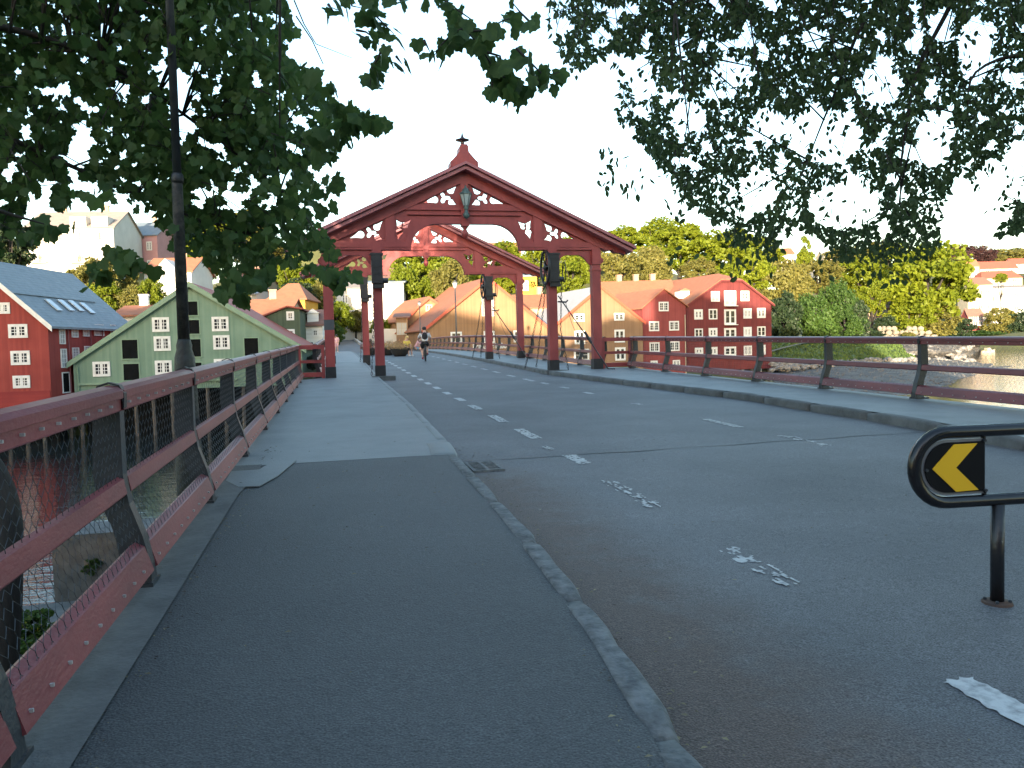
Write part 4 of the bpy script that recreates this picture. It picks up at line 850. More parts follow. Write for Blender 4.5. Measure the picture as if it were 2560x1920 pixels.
# --- olive house and white house at the far end of the bridge
h, F, FS, rf = house('olive_house', 'dark olive green timber house behind the pale green warehouse', (720, 770, 74), -4, [z2(1720,905), z2(1985,800), z2(2070,812)], -1, 10, W_DGREEN, T_RED, None, cat='house')
for r_ in ((1980,825,2033,887), (1955,948,2038,1018)): wpx(h, F, *z2(r_[0], r_[1]), *z2(r_[2], r_[3]), cols=2, split=False)
h, F, rf, sB, ze, zr = sghouse('white_house', 'small white house with brown tiled roof and dormer beside the bridge end', 752, 806, 812, 778, 79, -.5, W_WHITE, T_BROWN, 6, -8, None)
for x0, x1 in ((750, 763), (780, 797)): wpx(h, F, x0, 822, x1, 842, cols=2, rows=2, split=False)
wpx(h, F, 752, 857, 766, 872, cols=2, rows=2, split=False); opening(h, F, 772, 856, 783, 880, name='door')
for x_ in (749, 782):
    q_ = atD(x_, 790, 79.4); b = MB(); b.box(q_.x-.55, q_.x+.55, q_.y-.1, q_.y+2, ze+.1, ze+1.15); b.prism([(q_.x-.7, q_.y-.25, ze+1.15), (q_.x+.7, q_.y-.25, ze+1.15), (q_.x, q_.y-.25, ze+1.6)], (0, 2.2, 0)); d_ = b.build('dormer', W_WHITE, rf)
# --- roofs and houses rising behind the left warehouses
sghouse('orange_roof_house', 'low house with long orange tiled roof behind the green warehouse', 560, 715, 800, 752, 86, 0, P_TANP, T_ORANGE, 9, -12, [(.3, .5, 1, 1.1), (.7, .5, 1, 1.1)], 1)
sghouse('yellow_house', 'bright yellow house with orange hipped roof behind the olive house', 672, 762, 748, 712, 100, 1, W_YEL, T_ORANGE, 7, -12, [(.3, .7, .9, 1.2), (.7, .7, .9, 1.2)], 0, hip=1.9)
sghouse('pale_roof_house', 'low pale roofed house between the orange roof and the trees', 520, 640, 738, 722, 104, 2, WPLAS, T_PALE, 8, -12, [(.2, .6, .9, 1.1), (.5, .6, .9, 1.1), (.8, .6, .9, 1.1)], 1)
sghouse('brown_house', 'tan plastered house among trees above the pale green warehouse', 580, 650, 700, 672, 122, 6, P_TANP, T_BROWN, 8, -14, [(.3, .75, 1, 1.5), (.7, .75, 1, 1.5), (.5, .4, 1, 1.5)], 1)
sghouse('orange_roof_house', 'orange roof with white chimney between the red and green warehouses', 285, 350, 790, 768, 76, 0, WPLAS, T_ORANGE, 6, -12, [(.4, .6, .8, 1), (.75, .6, .8, 1)], 1, chm=WHITE)
h, F, rf, sB, ze, zr = sghouse('white_apartment_block', 'tall white apartment block with mansard roof on the hill above the red warehouse', 62, 283, 570, 532, 128, 8, WPLAS, T_TAN, 12, -8, None, 2, cat='apartment block')
for x_ in (100, 150, 200, 250):
    for y_ in (590, 640, 690):
        if y_ == 640 and x_ in (150, 250): continue
        wpx(h, F, x_-5, y_-11, x_+5, y_+12, cols=2, rows=3, split=False, wm=CREAM)
for x_ in (100, 198):
    opening(h, F, x_-4, 636, x_+4, 656, name='balcony_door'); s_, z_ = F.at(x_, 658); b = MB(); q0 = F.pos(s_-1.4, z_); b.prism([F.pos(s_-1.4, z_, 0), F.pos(s_+1.4, z_, 0), F.pos(s_+1.4, z_, 1), F.pos(s_-1.4, z_, 1)], (0, 0, .12)); b.build('balcony', WPLAS, h)
    b = MB()
    for k in range(9): b.tube([F.pos(s_-1.35+k*.3375, z_+.1, .95), F.pos(s_-1.35+k*.3375, z_+1.0, .95)], .03, 4)
    b.bar(F.pos(s_-1.4, z_+1, .95), F.pos(s_+1.4, z_+1, .95), .06, .06); b.build('balcony_rail', BLACK, h)
for x_ in (196, 250):
    q_ = F.at(x_, 560); b = MB(); b.prism([F.pos(q_[0]-1.3, ze, .2), F.pos(q_[0]+1.3, ze, .2), F.pos(q_[0]+1.3, ze+1.7, .2), F.pos(q_[0]-1.3, ze+1.7, .2)], -F.n*4); b.build('dormer', WPLAS, rf)
h, F, rf, sB, ze, zr = sghouse('pink_house', 'dusty pink plastered house with slate roof next to the white apartment block', 292, 392, 590, 560, 142, 10, P_PINK, T_GREY, 10, -16, [(.2, .85, 1, 1.6), (.5, .85, 1, 1.6), (.8, .85, 1, 1.6), (.2, .6, 1, 1.6), (.5, .6, 1, 1.6), (.8, .6, 1, 1.6), (.35, .4, 1, 1.6), (.65, .4, 1, 1.6)], 1)
h, F, rf, sB, ze, zr = sghouse('white_villa', 'small white villa with orange roof and chimney below the pink house', 360, 478, 680, 648, 108, 5, WPLAS, T_ORANGE, 8, -12, None, 1)
for x_ in (378, 384, 410, 418, 428, 465): wpx(h, F, x_-2.5, 686, x_+2.5, 702, cols=1, rows=2, split=False, cas=.05)
wpx(h, F, 412, 716, 436, 728, cols=4, rows=2)
q0 = F.at(395, 680)[0]; q1 = F.at(440, 680)[0]; MB().prism([F.pos(q0, ze-2.2, .5), F.pos(q1, ze-2.2, .5), F.pos(q1, ze+.5, .5), F.pos((q0+q1)/2, ze+1.7, .5), F.pos(q0, ze+.5, .5)], -F.n*3).build('gabled_bay', W_WHITE, h)
for x_ in (410, 418, 428): wpx(h, Face(F.pos(0, 0, .5), F.a), x_-2.5, 686, x_+2.5, 702, cols=1, rows=2, split=False, cas=.05)
# --- white blocks seen between the portal pillars
h, F, rf, sB, ze, zr = sghouse('white_town_house', 'bright white house with grey roof seen between two footpath side portal pillars', 838, 905, 722, 704, 118, 3, WPLAS, T_TAN, 9, -10, [(.35, .8, 1, 1.5), (.7, .8, 1, 1.5), (.35, .5, 1, 1.5), (.7, .5, 1, 1.5)], 0)
h, F, rf, sB, ze, zr = sghouse('white_town_house', 'tall flat white house with thin grey roof framed by the portal opening', 918, 1008, 708, 704, 112, 3, WPLAS, T_GREY, 9, -10, [(.3, .82, 1, 1.3), (.6, .82, 1, 1.3), (.85, .82, 1, 1.3), (.3, .55, 1, 1.3), (.6, .55, 1, 1.3), (.85, .55, 1, 1.3), (.3, .3, 1, 1.3)], 0, wk=dict(wm=CREAM, pm=BLIND))
sghouse('brick_gable_house', 'brown brick and white house above the tall flat white house', 960, 1006, 700, 672, 128, 8, P_TANP, T_BROWN, 8, -10, [(.3, .85, 1.2, 1.6), (.65, .85, 1.2, 1.6)], 1)
MB().prism([atD(930, 870, 102), atD(1002, 870, 102), atD(1002, 822, 102), atD(930, 822, 102)], (.1, .9, 0)).build('white_garden_wall', WPLAS, None, label='white rendered wall behind the planters at the bridge end', cat='wall', org=atD(960, 870, 102))
# --- brown houses on the right of the bridge end
h, F, FS, rf = house('tan_gabled_house', 'tan timber house with orange mansard gable beside the bridge end', (1068, 780, 100), 8, [z3(525,770), z3(620,650), z3(745,545), z3(870,630), z3(1010,760)], -1, 9, W_TAN, T_ORANGE, TR_ORANGE, 104, cat='house')
wpx(h, F, *z3(715,615), *z3(790,692), cols=2, rows=2, wm=CREAM)
for u_ in (600, 670): wpx(h, F, *z3(u_-18,935), *z3(u_+18,1035), cols=1, rows=3, split=False, wm=CREAM)
h2 = sghouse('tan_shop', 'low tan shopfront with a row of tall pale windows at the bridge end', z3(390,0)[0], z3(520,0)[0], z3(0,760)[1], z3(0,725)[1], 97, 0, W_TAN2, T_BROWN, 6, -8, None, cat='shop')
for u_ in (415, 442, 470, 497): wpx(h2[0], h2[1], *z3(u_-11,815), *z3(u_+11,950), cols=1, rows=1, split=False, cas=.04, wm=CREAM, pm=BLIND)
h, F, FS, rf = house('tan_warehouse', 'large tan gabled warehouse with orange bargeboards and white lettering', (1218, 696, 92), 6, [z3(700,890), z3(1390,335), z3(2080,900)], -4, 15, W_TAN, T_ORANGE, TR_ORANGE, 99, cat='warehouse')
for r_ in ((988,915,1112,1040), (1350,905,1470,1040), (1675,900,1770,1030)): wpx(h, F, *z3(r_[0], r_[1]), *z3(r_[2], r_[3]), cols=2, rows=1, cas=.2, split=True)
wpx(h, F, *z3(1328,540), *z3(1370,745), cols=1, rows=1, split=False, cas=.05, pm=BLIND); wpx(h, F, *z3(1420,540), *z3(1460,745), cols=1, rows=1, split=False, cas=.05, pm=BLIND)
a = F.at(*z3(940, 830)); c_ = F.at(*z3(1900, 830)); MB().bar(F.pos(a[0], a[1], .02), F.pos(c_[0], a[1], .02), .06, .05).build('drip_board', W_TAN2, h)
def lettering(body, F, px0, px1, py, m, parent):
    cu = bpy.data.curves.new('txt', 'FONT'); cu.body = body; cu.extrude = .02; cu.offset = .045; t = bpy.data.objects.new('t', cu); C.objects.link(t)
    me = bpy.data.meshes.new_from_object(t.evaluated_get(bpy.context.evaluated_depsgraph_get())); bpy.data.objects.remove(t)
    xs = [v.co.x for v in me.vertices]; s0, z0 = F.at(px0, py); s1_ = F.at(px1, py)[0]; k = (s1_-s0)/(max(xs)-min(xs)); org = ORG[parent.name]
    for v in me.vertices: v.co = F.pos(s0+(v.co.x-min(xs))*k, z0+v.co.y*k*1.4, .03+v.co.z) - org
    me.name = 'lettering'; me.materials.clear(); me.materials.append(m); o = bpy.data.objects.new('lettering', me); C.objects.link(o); o.parent = parent; return o
lettering('Den Gode Nabo', F, *[z3(1232,0)[0], z3(1600,0)[0]], 872, WHITE, h)
h, F, FS, rf = house('brown_warehouse', 'brown gabled warehouse with pale grey roof next to the rose red house', (1499, 719, 103), 8, [z4(280,668), z4(630,372), z4(968,645)], -4.4, 13, W_TAN2, T_PALE, TR_ORANGE, 98, cat='warehouse')
for r_ in ((425,583,508,645), (742,577,822,637), (430,717,512,823), (745,708,825,810), (425,860,545,955), (750,848,832,952)): wpx(h, F, *z4(r_[0], r_[1]), *z4(r_[2], r_[3]), cols=2, rows=2, cas=.24)
h, F, FS, rf = house('rose_red_house', 'narrow rose red gabled house between the brown and the tall red warehouse', (1658, 723, 108), 10, [z4(968,535), z4(1130,392), z4(1308,522)], -4.4, 11, W_RED2, T_ORANGE, None, 104, cat='house')
for r_ in ((1095,488,1172,563), (1018,643,1097,720), (1177,640,1254,715), (1022,808,1100,885), (1180,800,1258,877), (1030,953,1085,990), (1205,948,1262,997)): wpx(h, F, *z4(r_[0], r_[1]), *z4(r_[2], r_[3]))
a = F.at(*z4(1300, 590)); MB().tube([F.pos(a[0], a[1], .1), F.pos(a[0], -4, .1)], .07, 6).build('downpipe', CREAM, h)
# tall red warehouse with a half-hipped roof
F = Face(atD(1806, 702, 122), R(8)); sv = Vector((math.cos(R(100)), math.sin(R(100)), 0)); zb_ = -3.2
eL, fL, fR, eR = [F.at(*z4(*q_)) for q_ in ((1315,518), (1582,322), (1742,322), (1985,508))]
h = thing('tall_red_warehouse', 'tall dark red warehouse with half hipped roof and open white shutters', 'warehouse', tuple(F.pos((eL[0]+eR[0])/2, zb_)))
MB().prism([F.pos(eL[0], zb_), F.pos(*eL), F.pos(*fL), F.pos(*fR), F.pos(*eR), F.pos(eR[0], zb_)], sv*19).build('wall', W_DRED, h)
rs_ = (fL[0]+fR[0])/2; sl0 = (fL[1]-eL[1])/(fL[0]-eL[0]); zr_ = fL[1]+(fR[0]-fL[0])/2*sl0
rA = F.pos(rs_, zr_+.1)+sv*3; rB = F.pos(rs_, zr_+.1)+sv*19.4; o_ = F.n*.35; t_ = Vector((0, 0, .18)); up_ = Vector((0, 0, .07))
eL3, eR3 = F.pos(eL[0]-.4, eL[1]-.4*sl0)+up_, F.pos(eR[0]+.4, eR[1]-.4*sl0)+up_; fL3, fR3 = F.pos(*fL)+up_, F.pos(*fR)+up_
b = MB(); b.prism([eL3+o_, fL3+o_, rA, rB, eL3+sv*19.4], t_); b.prism([eR3+o_, eR3+sv*19.4, rB, rA, fR3+o_], t_); b.prism([fL3+o_, fR3+o_, rA], t_)
rf = b.build('roof', T_ORANGE, h)
b = MB()
for p_, q_ in ((eL3, fL3), (fL3, fR3), (fR3, eR3)): b.bar(p_+o_*1.1-Vector((0, 0, .1)), q_+o_*1.1-Vector((0, 0, .1)), .08, .28)
b.build('bargeboard', W_DRED, rf)
SHUT = mat('white_shutter', (.72, .72, .69), (.62, .62, .6), 3, .6)
for i, r_ in enumerate(((1508,405,1575,487), (1742,402,1808,482), (1375,548,1442,628), (1490,545,1557,627), (1763,540,1828,620), (1872,537,1938,616), (1378,700,1443,768), (1490,695,1557,768), (1765,687,1828,765), (1873,683,1938,760), (1380,850,1445,905), (1493,845,1558,910), (1767,835,1830,910), (1900,828,1938,905))):
    wpx(h, F, *z4(r_[0], r_[1]), *z4(r_[2], r_[3]), cols=2, rows=2, cas=.36 if i % 3 else .18, pm=GLASS if i % 4 else BLIND)
for v0, v1 in ((400,520), (547,668), (695,775), (842,915)):
    wpx(h, F, *z4(1612,v0), *z4(1705,v1), cols=2, rows=2, cas=.3, pm=BLIND if v0 < 500 else GLASS, name='loading_door')
    s_, z_ = F.at(*z4(1658, v1)); MB().prism([F.pos(s_-1, z_-.1, 0), F.pos(s_+1, z_-.1, 0), F.pos(s_+1, z_-.1, .8), F.pos(s_-1, z_-.1, .8)], (0, 0, .1)).build('landing', WHITE, h)
for k in range(10):
    q_ = F.pos(eL[0]+.4+(eR[0]-eL[0]-.8)*k/9, zb_, -.25); MB().tube([(q_.x, q_.y, -6.5), (q_.x, q_.y, zb_)], .22, 6).build('pile', TIMBER if k % 2 else CONCL, h)
q_ = onr = F.pos(eL[0]+2.2, eL[1]+1.6)+sv*4; b = MB(); b.box(q_.x-.9, q_.x+.7, q_.y-.8, q_.y+1.2, q_.z-.3, q_.z+.9); b.build('dormer', WHITE, rf)
MB().prism([q_+Vector((-1.1, -1, .9)), q_+Vector((.9, -1, .9)), q_+Vector((-.1, -1, 1.35))], (0, 2.4, 0)).build('dormer_roof', T_ORANGE, rf)
q_ = F.pos(rs_-.2, zr_-.6)+sv*5-F.u*1.4; 
# --- further roofs behind
sghouse('long_orange_roof', 'long orange tiled roof with chimneys behind the brown warehouse', 1515, 1690, 752, 704, 130, 0, P_TANP, T_ORANGE, 11, -14, [(.2, .6, 1, 1.3), (.5, .6, 1, 1.3)], 3)
sghouse('yellow_tall_house', 'bright yellow house with white windows behind the tan warehouse', 1292, 1342, 690, 668, 118, 2, W_YEL, T_GREY, 7, -10, [(.35, .85, 1.3, 1.5), (.35, .62, 1.3, 1.5)], 0)
sghouse('orange_roof_house', 'orange roofed house with chimney peeping between tan and brown warehouse', 1290, 1400, 770, 738, 112, 0, P_TANP, T_ORANGE, 8, -10, [(.3, .7, 1, 1.2), (.7, .7, 1, 1.2)], 1)
sghouse('hilltop_house', 'orange roofed house with white gable on the skyline behind the portal', 1205, 1300, 636, 608, 190, 18, P_TANP, T_ORANGE, 9, -8, [(.2, .7, 1.2, 1.4), (.5, .7, 1.2, 1.4), (.8, .7, 1.2, 1.4)], 1)
# --- far right slope
RH = [('small_white_house', 'small white house with dark roof half hidden by hillside trees', 2000, 2045, 664, 650, 230, 17, WPLAS, T_GREY, 8, None), ('cream_house', 'cream house with red roof highest on the far slope', 2450, 2545, 672, 654, 500, 34, CREAM, T_RED, 11, None),
      ('cream_house', 'wide cream house with red hipped roof below the highest one', 2455, 2556, 696, 678, 460, 25, CREAM, T_RED, 11, 3), ('pale_villa', 'pale villa standing tall beside the big yellow green tree', 2420, 2482, 712, 694, 410, 4, CREAM, T_BROWN, 10, 2),
      ('white_block', 'white modern house with large windows across the water', 2482, 2600, 720, 714, 425, 4, WPLAS, T_TAN, 10, None), ('red_shed', 'small bright red boathouse under the pale villa', 2420, 2458, 790, 772, 398, 3, W_RED2, T_BROWN, 6, None),
      ('white_house', 'white house at the crest of the far slope', 2530, 2620, 660, 646, 560, 44, WPLAS, T_RED, 10, None), ('orange_roof_house', 'orange roofed house at the upper edge of the big yellow tree', 2408, 2448, 666, 650, 470, 30, CREAM, T_ORANGE, 8, None),
      ('brown_cottage', 'brown cottage with blue grey roof between the dark tree and big yellow tree', 2170, 2250, 770, 738, 215, 2, P_TANP, T_BROWN, 8, None), ('tan_house', 'tan house hidden in the hillside trees above the cottage', 2190, 2240, 712, 694, 245, 10, CREAM, T_ORANGE, 8, None),
      ('pale_house', 'pale house on the wooded skyline beyond the tall red warehouse', 1930, 1985, 636, 622, 260, 24, CREAM, T_ORANGE, 8, None), ('pale_house', 'pale gabled house on the skyline near the pointed tree', 2060, 2110, 640, 628, 300, 28, CREAM, T_PALE, 8, None)]
for nm, lb, x0, x1, ye, yr, D, zb_, wl, rfm, dp, hp in RH:
    sghouse(nm, lb, x0, x1, ye, yr, D, zb_, wl, rfm, dp, -14, [(fx, fz, 1.3*(1.7 if D > 350 else 1), 1.5*(1.5 if D > 350 else 1)) for fx in (.2, .5, .8) for fz in (.82, .5)], 1 if x0 % 3 == 0 else 0, hip=hp or 0)
# pale stone retaining wall with gate on the far right shore
sw = thing('stone_wall', 'sunlit pale stone wall along the shore under the big yellow tree', 'wall', tuple(atD(2240, 845, 186)))
LIME = mat('pale_stone', (.27, .235, .185), (.17, .145, .115), 2, .9, .5, 8)
rr = random.Random(9)
for y0, y1 in ((816, 827), (827, 837), (837, 848)):
    x_ = 2166.0+rr.uniform(0, 10)
    while x_ < 2330:
        w2 = rr.uniform(9, 24); p_ = atD(x_+w2/2, (y0+y1)/2, 186+rr.uniform(-.25, .25)); s_ = w2*186/FL/2
        if y0 > 820 or rr.random() < .75: MB().blob((p_.x, p_.y, p_.z), (s_*1.05, .6, .62), 8, 5, .16, int(x_)).build('stone', LIME, sw)
        x_ += w2
# moored boat
bp = atZ(2468, 882, WZ); bt_ = thing('moored_boat', 'small white motor boat moored off the rocky headland', 'boat', tuple(bp))
b = MB(); st_ = [(-2.6, .9, .75), (-1.2, 1.0, .7), (.6, 1.0, .8), (2.0, .7, .95), (3.0, .05, 1.15)]; vs = []
for x_, hw, zz in st_: vs += [(bp.x+x_, bp.y-hw, bp.z+zz), (bp.x+x_, bp.y-hw*.6, bp.z-.1), (bp.x+x_, bp.y+hw*.6, bp.z-.1), (bp.x+x_, bp.y+hw, bp.z+zz)]
fs = [(i*4+j, i*4+(j+1) % 4, i*4+4+(j+1) % 4, i*4+4+j) for i in range(4) for j in range(4)]+[(0, 1, 2, 3), (16, 19, 18, 17)]; b.add(vs, fs); b.build('hull', CREAM, bt_)
b = MB(); b.hexa([(bp.x-.6, bp.y-.7, bp.z+.8), (bp.x+1.2, bp.y-.6, bp.z+.85), (bp.x+1.2, bp.y+.6, bp.z+.85), (bp.x-.6, bp.y+.7, bp.z+.8)], [(bp.x-.5, bp.y-.6, bp.z+1.6), (bp.x+.7, bp.y-.5, bp.z+1.6), (bp.x+.7, bp.y+.5, bp.z+1.6), (bp.x-.5, bp.y+.6, bp.z+1.6)]); b.build('cabin', CREAM, bt_)
MB().box(bp.x-2.9, bp.x-2.5, bp.y-.2, bp.y+.2, bp.z-.1, bp.z+1.1).build('outboard_motor', BLACK, bt_)

# ================================================================== trees on the far bank
LEAFC = {'Y': leafmat('leaves_yellow_green', (.205, .245, .016), (.14, .18, .013), .45, .35), 'O': leafmat('leaves_olive', (.19, .18, .045), (.14, .135, .032), .4, .35), 'G': leafmat('leaves_mid_green', (.075, .14, .028), (.045, .09, .02), .4, .35),
         'D': leafmat('leaves_dark_green', (.035, .06, .025), (.02, .038, .016), .25, .35), 'P': leafmat('leaves_purple', (.07, .035, .035), (.045, .022, .024), .25, .35)}
def crown_mesh(key, seed, shape='round'):
    """unit crown: leaf-sized faces gathered into clumps spread through the volume"""
    rs_ = np.random.RandomState(seed); nc = 60; V = []; Fc = []
    cl = []
    while len(cl) < nc:
        p_ = rs_.uniform(-1, 1, 3); r_ = np.linalg.norm(p_)
        if r_ > .92 or r_ < .35: continue
        if shape == 'cone' and abs(p_[0])+abs(p_[1]) > 1.1*(1-(p_[2]+1)/2)+.12: continue
        if shape == 'droop' and p_[2] < -.75: continue
        cl.append(p_)
    for p_ in cl:
        cr_ = rs_.uniform(.17, .33); n_ = int(rs_.uniform(90, 140))
        q_ = rs_.normal(size=(n_, 3)); q_ /= np.linalg.norm(q_, axis=1)[:, None]; q_ *= (rs_.uniform(.35, 1.0, n_)**.6)[:, None]
        q_ = p_+q_*cr_*np.array([1, 1, .72])
        if shape == 'droop': q_[:, 2] -= rs_.uniform(0, .28, n_)
        for c_ in q_:
            s_ = rs_.uniform(.04, .075); a = rs_.normal(size=3); a /= np.linalg.norm(a); nb = rs_.normal(size=3)+np.array([0, 0, .7]); nb -= a*nb.dot(a); nb /= np.linalg.norm(nb)
            o_ = len(V); V += [tuple(c_-a*s_), tuple(c_+nb*s_*.7), tuple(c_+a*s_*1.1), tuple(c_-nb*s_*.7)]; Fc.append((o_, o_+1, o_+2, o_+3))
    me = bpy.data.meshes.new('crown'); me.from_pydata(V, [], Fc); me.materials.append(LEAFC[key]); me.update(); return me
CM = {}
def crown(key, seed, shape):
    k = (key, seed % 3, shape)
    if k not in CM: CM[k] = crown_mesh(key, hash(k[0])*0+ord(key)*7+(seed % 3)*13+len(shape), shape)
    return CM[k]
def trunk_mesh():
    b = MB(); b.tube([(0, 0, 0), (.02, 0, .5), (0, .01, 1)], [.055, .04, .03], 7)
    for a in range(5):
        t = a*1.3; b.tube([(0, 0, .62), (.2*math.cos(t), .2*math.sin(t), .8), (.36*math.cos(t), .36*math.sin(t), .98)], [.028, .018, .006], 5)
    return b.mesh('trunk', BARK, True)
TM = trunk_mesh()
def tree(px, py, rx, rz, D, key, label, shape='round', name='broadleaf_tree', cat='tree', group=None, trunk=True):
    c_ = atD(px, py, D); sx_, sz_ = rx*D/FL, rz*D/FL; gz = min(terr(c_.x, c_.y), c_.z-sz_*.9) if trunk else c_.z-sz_
    root = thing(name, label, cat, (c_.x, c_.y, gz), group); sd = int(px*7+py)
    o = inst('crown', crown(key, sd, shape), root, c_, (0, 0, sd % 6), (sx_, (sx_*.95), sz_)); o['kind'] = 'stuff'
    if trunk:
        hh = max(1.0, c_.z+sz_*.3-gz); kx = min(hh, sx_*1.7); inst('trunk', TM, root, (c_.x, c_.y, gz), (0, 0, sd % 5), (kx, kx, hh))
    return root
TREES = [
 (25,615,60,55,96,'D','dark green tree between the red warehouse roof and white apartment block'), (232,705,58,62,100,'O','olive tree rising behind the slate roof of the red warehouse'), (292,690,52,62,104,'O','tall olive tree below the pink house'), (262,745,48,46,96,'Y','bright green tree behind the far slate roof edge'), (372,742,44,46,98,'Y','bright green shrubby tree in front of the white villa'), (330,750,40,40,97,'O','low olive tree next to the white villa'),
 (505,640,58,66,122,'Y','bright tree behind the lamp post shaft'), (560,585,75,58,140,'Y','yellow green tree high behind the maple leaves'), (455,565,55,45,150,'Y','yellow green tree above the pink house roof'), (660,640,66,60,132,'O','olive tree above the yellow house'), (602,722,40,26,100,'Y','low yellow green bush behind the orange roof'), (735,690,50,48,126,'Y','yellow green tree beside the leafy end of the portal roof'), (742,740,44,42,108,'D','dark tree behind the olive house'), (620,560,50,40,160,'O','distant olive tree above the brown house'),
 (842,800,46,44,110,'Y','bright tree beside the white house at the hill street'), (822,836,40,34,104,'G','green tree overhanging the start of the hill street'), (888,800,30,34,118,'O','small olive tree at the top of the hill street'), (955,822,34,26,106,'Y','round yellow bush in front of the white wall'),
 (1052,672,72,66,124,'Y','large yellow tree framed by the portal arch'), (1125,700,52,58,108,'O','weeping olive tree behind the tan warehouse gable','droop'), (1010,720,44,60,116,'Y','golden tree next to the tall flat white house'), (1160,650,60,46,140,'Y','yellow tree behind the portal king post'), (1268,700,42,40,122,'Y','yellow tree between the portal pillars'), (1248,640,66,34,160,'Y','wide yellow tree under the hilltop house'), (1345,650,50,50,150,'Y','yellow green tree behind the winding wheel'), (1330,720,34,36,120,'D','dark green tree beside the yellow tall house'),
 (1432,690,58,58,135,'Y','yellow green tree between portal pillars above the brown warehouse'), (1545,680,62,70,142,'O','tall olive tree rising next to the bare end of the portal roof'), (1618,668,58,62,150,'O','dense olive tree behind the rose red house','droop'), (1700,618,84,66,165,'Y','big yellow green tree above the long orange roof'), (1640,590,62,44,195,'Y','yellow green tree on the skyline behind olive trees'), (1560,602,54,40,190,'Y','yellow green skyline tree nearest the portal'), (1790,636,84,62,165,'Y','broad yellow green tree above the half hipped roof'), (1868,676,66,58,158,'Y','yellow tree beside the gable of the half hipped roof'), (1480,640,50,40,180,'O','olive tree above the portal roof slope'), (1745,680,50,36,150,'O','olive shrub tree peeping over the red warehouse ridge'),
 (1950,720,72,74,190,'O','olive tree behind the dark riverside tree'), (1905,640,60,44,210,'Y','yellow tree on the wooded skyline'), (2012,626,26,46,222,'Y','tall pointed tree on the skyline','cone'), (1960,795,52,68,170,'D','dark riverside tree beside the tall red warehouse'), (2040,792,62,66,172,'G','large mid green tree on the grassy bank','droop'), (2092,762,50,66,176,'G','slender green tree behind the large mid green one','droop'), (2112,812,44,40,171,'G','low green bush at the edge of the grassy bank'), (2128,800,46,66,176,'D','grey green tree next to the brown cottage'), (2050,690,60,44,215,'O','olive tree behind the large mid green tree'),
 (2150,690,66,52,225,'Y','yellow green tree above the brown cottage'), (2222,662,72,54,240,'Y','bright yellow tree crown behind the hanging branches'), (2110,650,60,34,250,'O','olive tree on the far skyline'), (2205,630,44,30,260,'O','pale olive skyline tree'), (2180,745,44,42,200,'Y','golden tree beside the cottage roof'),
 (2318,716,112,104,202,'Y','huge sunlit yellow green tree above the stone wall on the shore'), (2272,792,62,50,198,'Y','low yellow boughs at the foot of the huge tree'), (2345,800,58,44,199,'O','olive shrub under the huge yellow tree'),
 (2378,642,42,30,420,'P','purple beech tree on the far slope'), (2442,640,44,30,520,'P','second purple beech beside the red roofs'), (2402,630,26,22,530,'Y','small yellow tree between the purple beeches'), (2520,642,66,22,640,'O','olive tree on the ridge beyond the cream houses'), (2468,650,40,20,560,'O','small olive tree at the highest cream house'),
 (2398,822,44,34,222,'D','dark bush at the edge of the headland'), (2500,806,42,38,390,'O','olive bush under the white modern house'), (2548,815,36,40,385,'D','dark bush beside the olive bush under the white modern house'), (2502,695,16,14,415,'Y','little round tree before the wide cream house'), (2445,838,60,12,380,'G','low hedge along the shore below the red boathouse'), (2120,838,40,14,172,'D','low dark shrub on the grassy bank edge'), (2215,812,30,24,190,'D','dark hedge in front of the brown cottage'),
 (2535,838,60,12,392,'G','green hedge at the water edge under the white modern house'), (2190,838,26,14,184,'D','dark shrub in front of the pale stone wall'), (2268,840,20,10,184,'O','olive shrub against the pale stone wall'),
 (1065,738,42,44,118,'Y','yellow green tree behind the tan mansard gable'), (1182,712,36,40,120,'Y','yellow tree at the left slope of the tan warehouse'), (800,742,34,44,112,'O','olive tree behind the small white house'), (888,842,26,20,125,'G','low green hedge beside the hill street'),
 (1850,610,60,40,230,'Y','yellow tree behind the broad tree on the ridge'), (1420,620,40,28,210,'Y','small yellow skyline tree beside the portal roof'), (2300,660,50,40,260,'O','olive tree behind the huge yellow tree'), (80,690,30,20,110,'G','green tree just behind the slate ridge')]
for t_ in TREES: tree(*t_)
def bush(label, px, py, r_, D, key, n_=1): return tree(px, py, r_, r_*.8, D, key, label, name='shrub', cat='shrub', trunk=False)
bush('dark leafy shrub behind the short fence panel at the footpath', 785, 905, 26, 66, 'D'); bush('green shrub low on the near river bank below the railing', 60, 1620, 120, 12.5, 'G'); bush('small plant growing on the quay edge', 232, 1415, 28, 17, 'G')
# river-bank grass tufts
b = MB(); rr = random.Random(21)
for i in range(2600):
    x, y = rr.uniform(-14, -1.5), rr.uniform(2, 8.5); hgt = rr.uniform(.12, .35); t = rr.uniform(0, 6.28); zz = -3.35+.2*noise.noise(Vector((x, y, 0))); dx, dy = math.cos(t)*.02, math.sin(t)*.02
    b.add([(x-dx, y-dy, zz), (x+dx, y+dy, zz), (x+rr.uniform(-.12, .12), y+rr.uniform(-.12, .12), zz+hgt)], [(0, 1, 2)])
b.build('bank_grass', LEAFC['G'], None, label='rough green grass on the near river bank', cat='grass', kind='stuff')

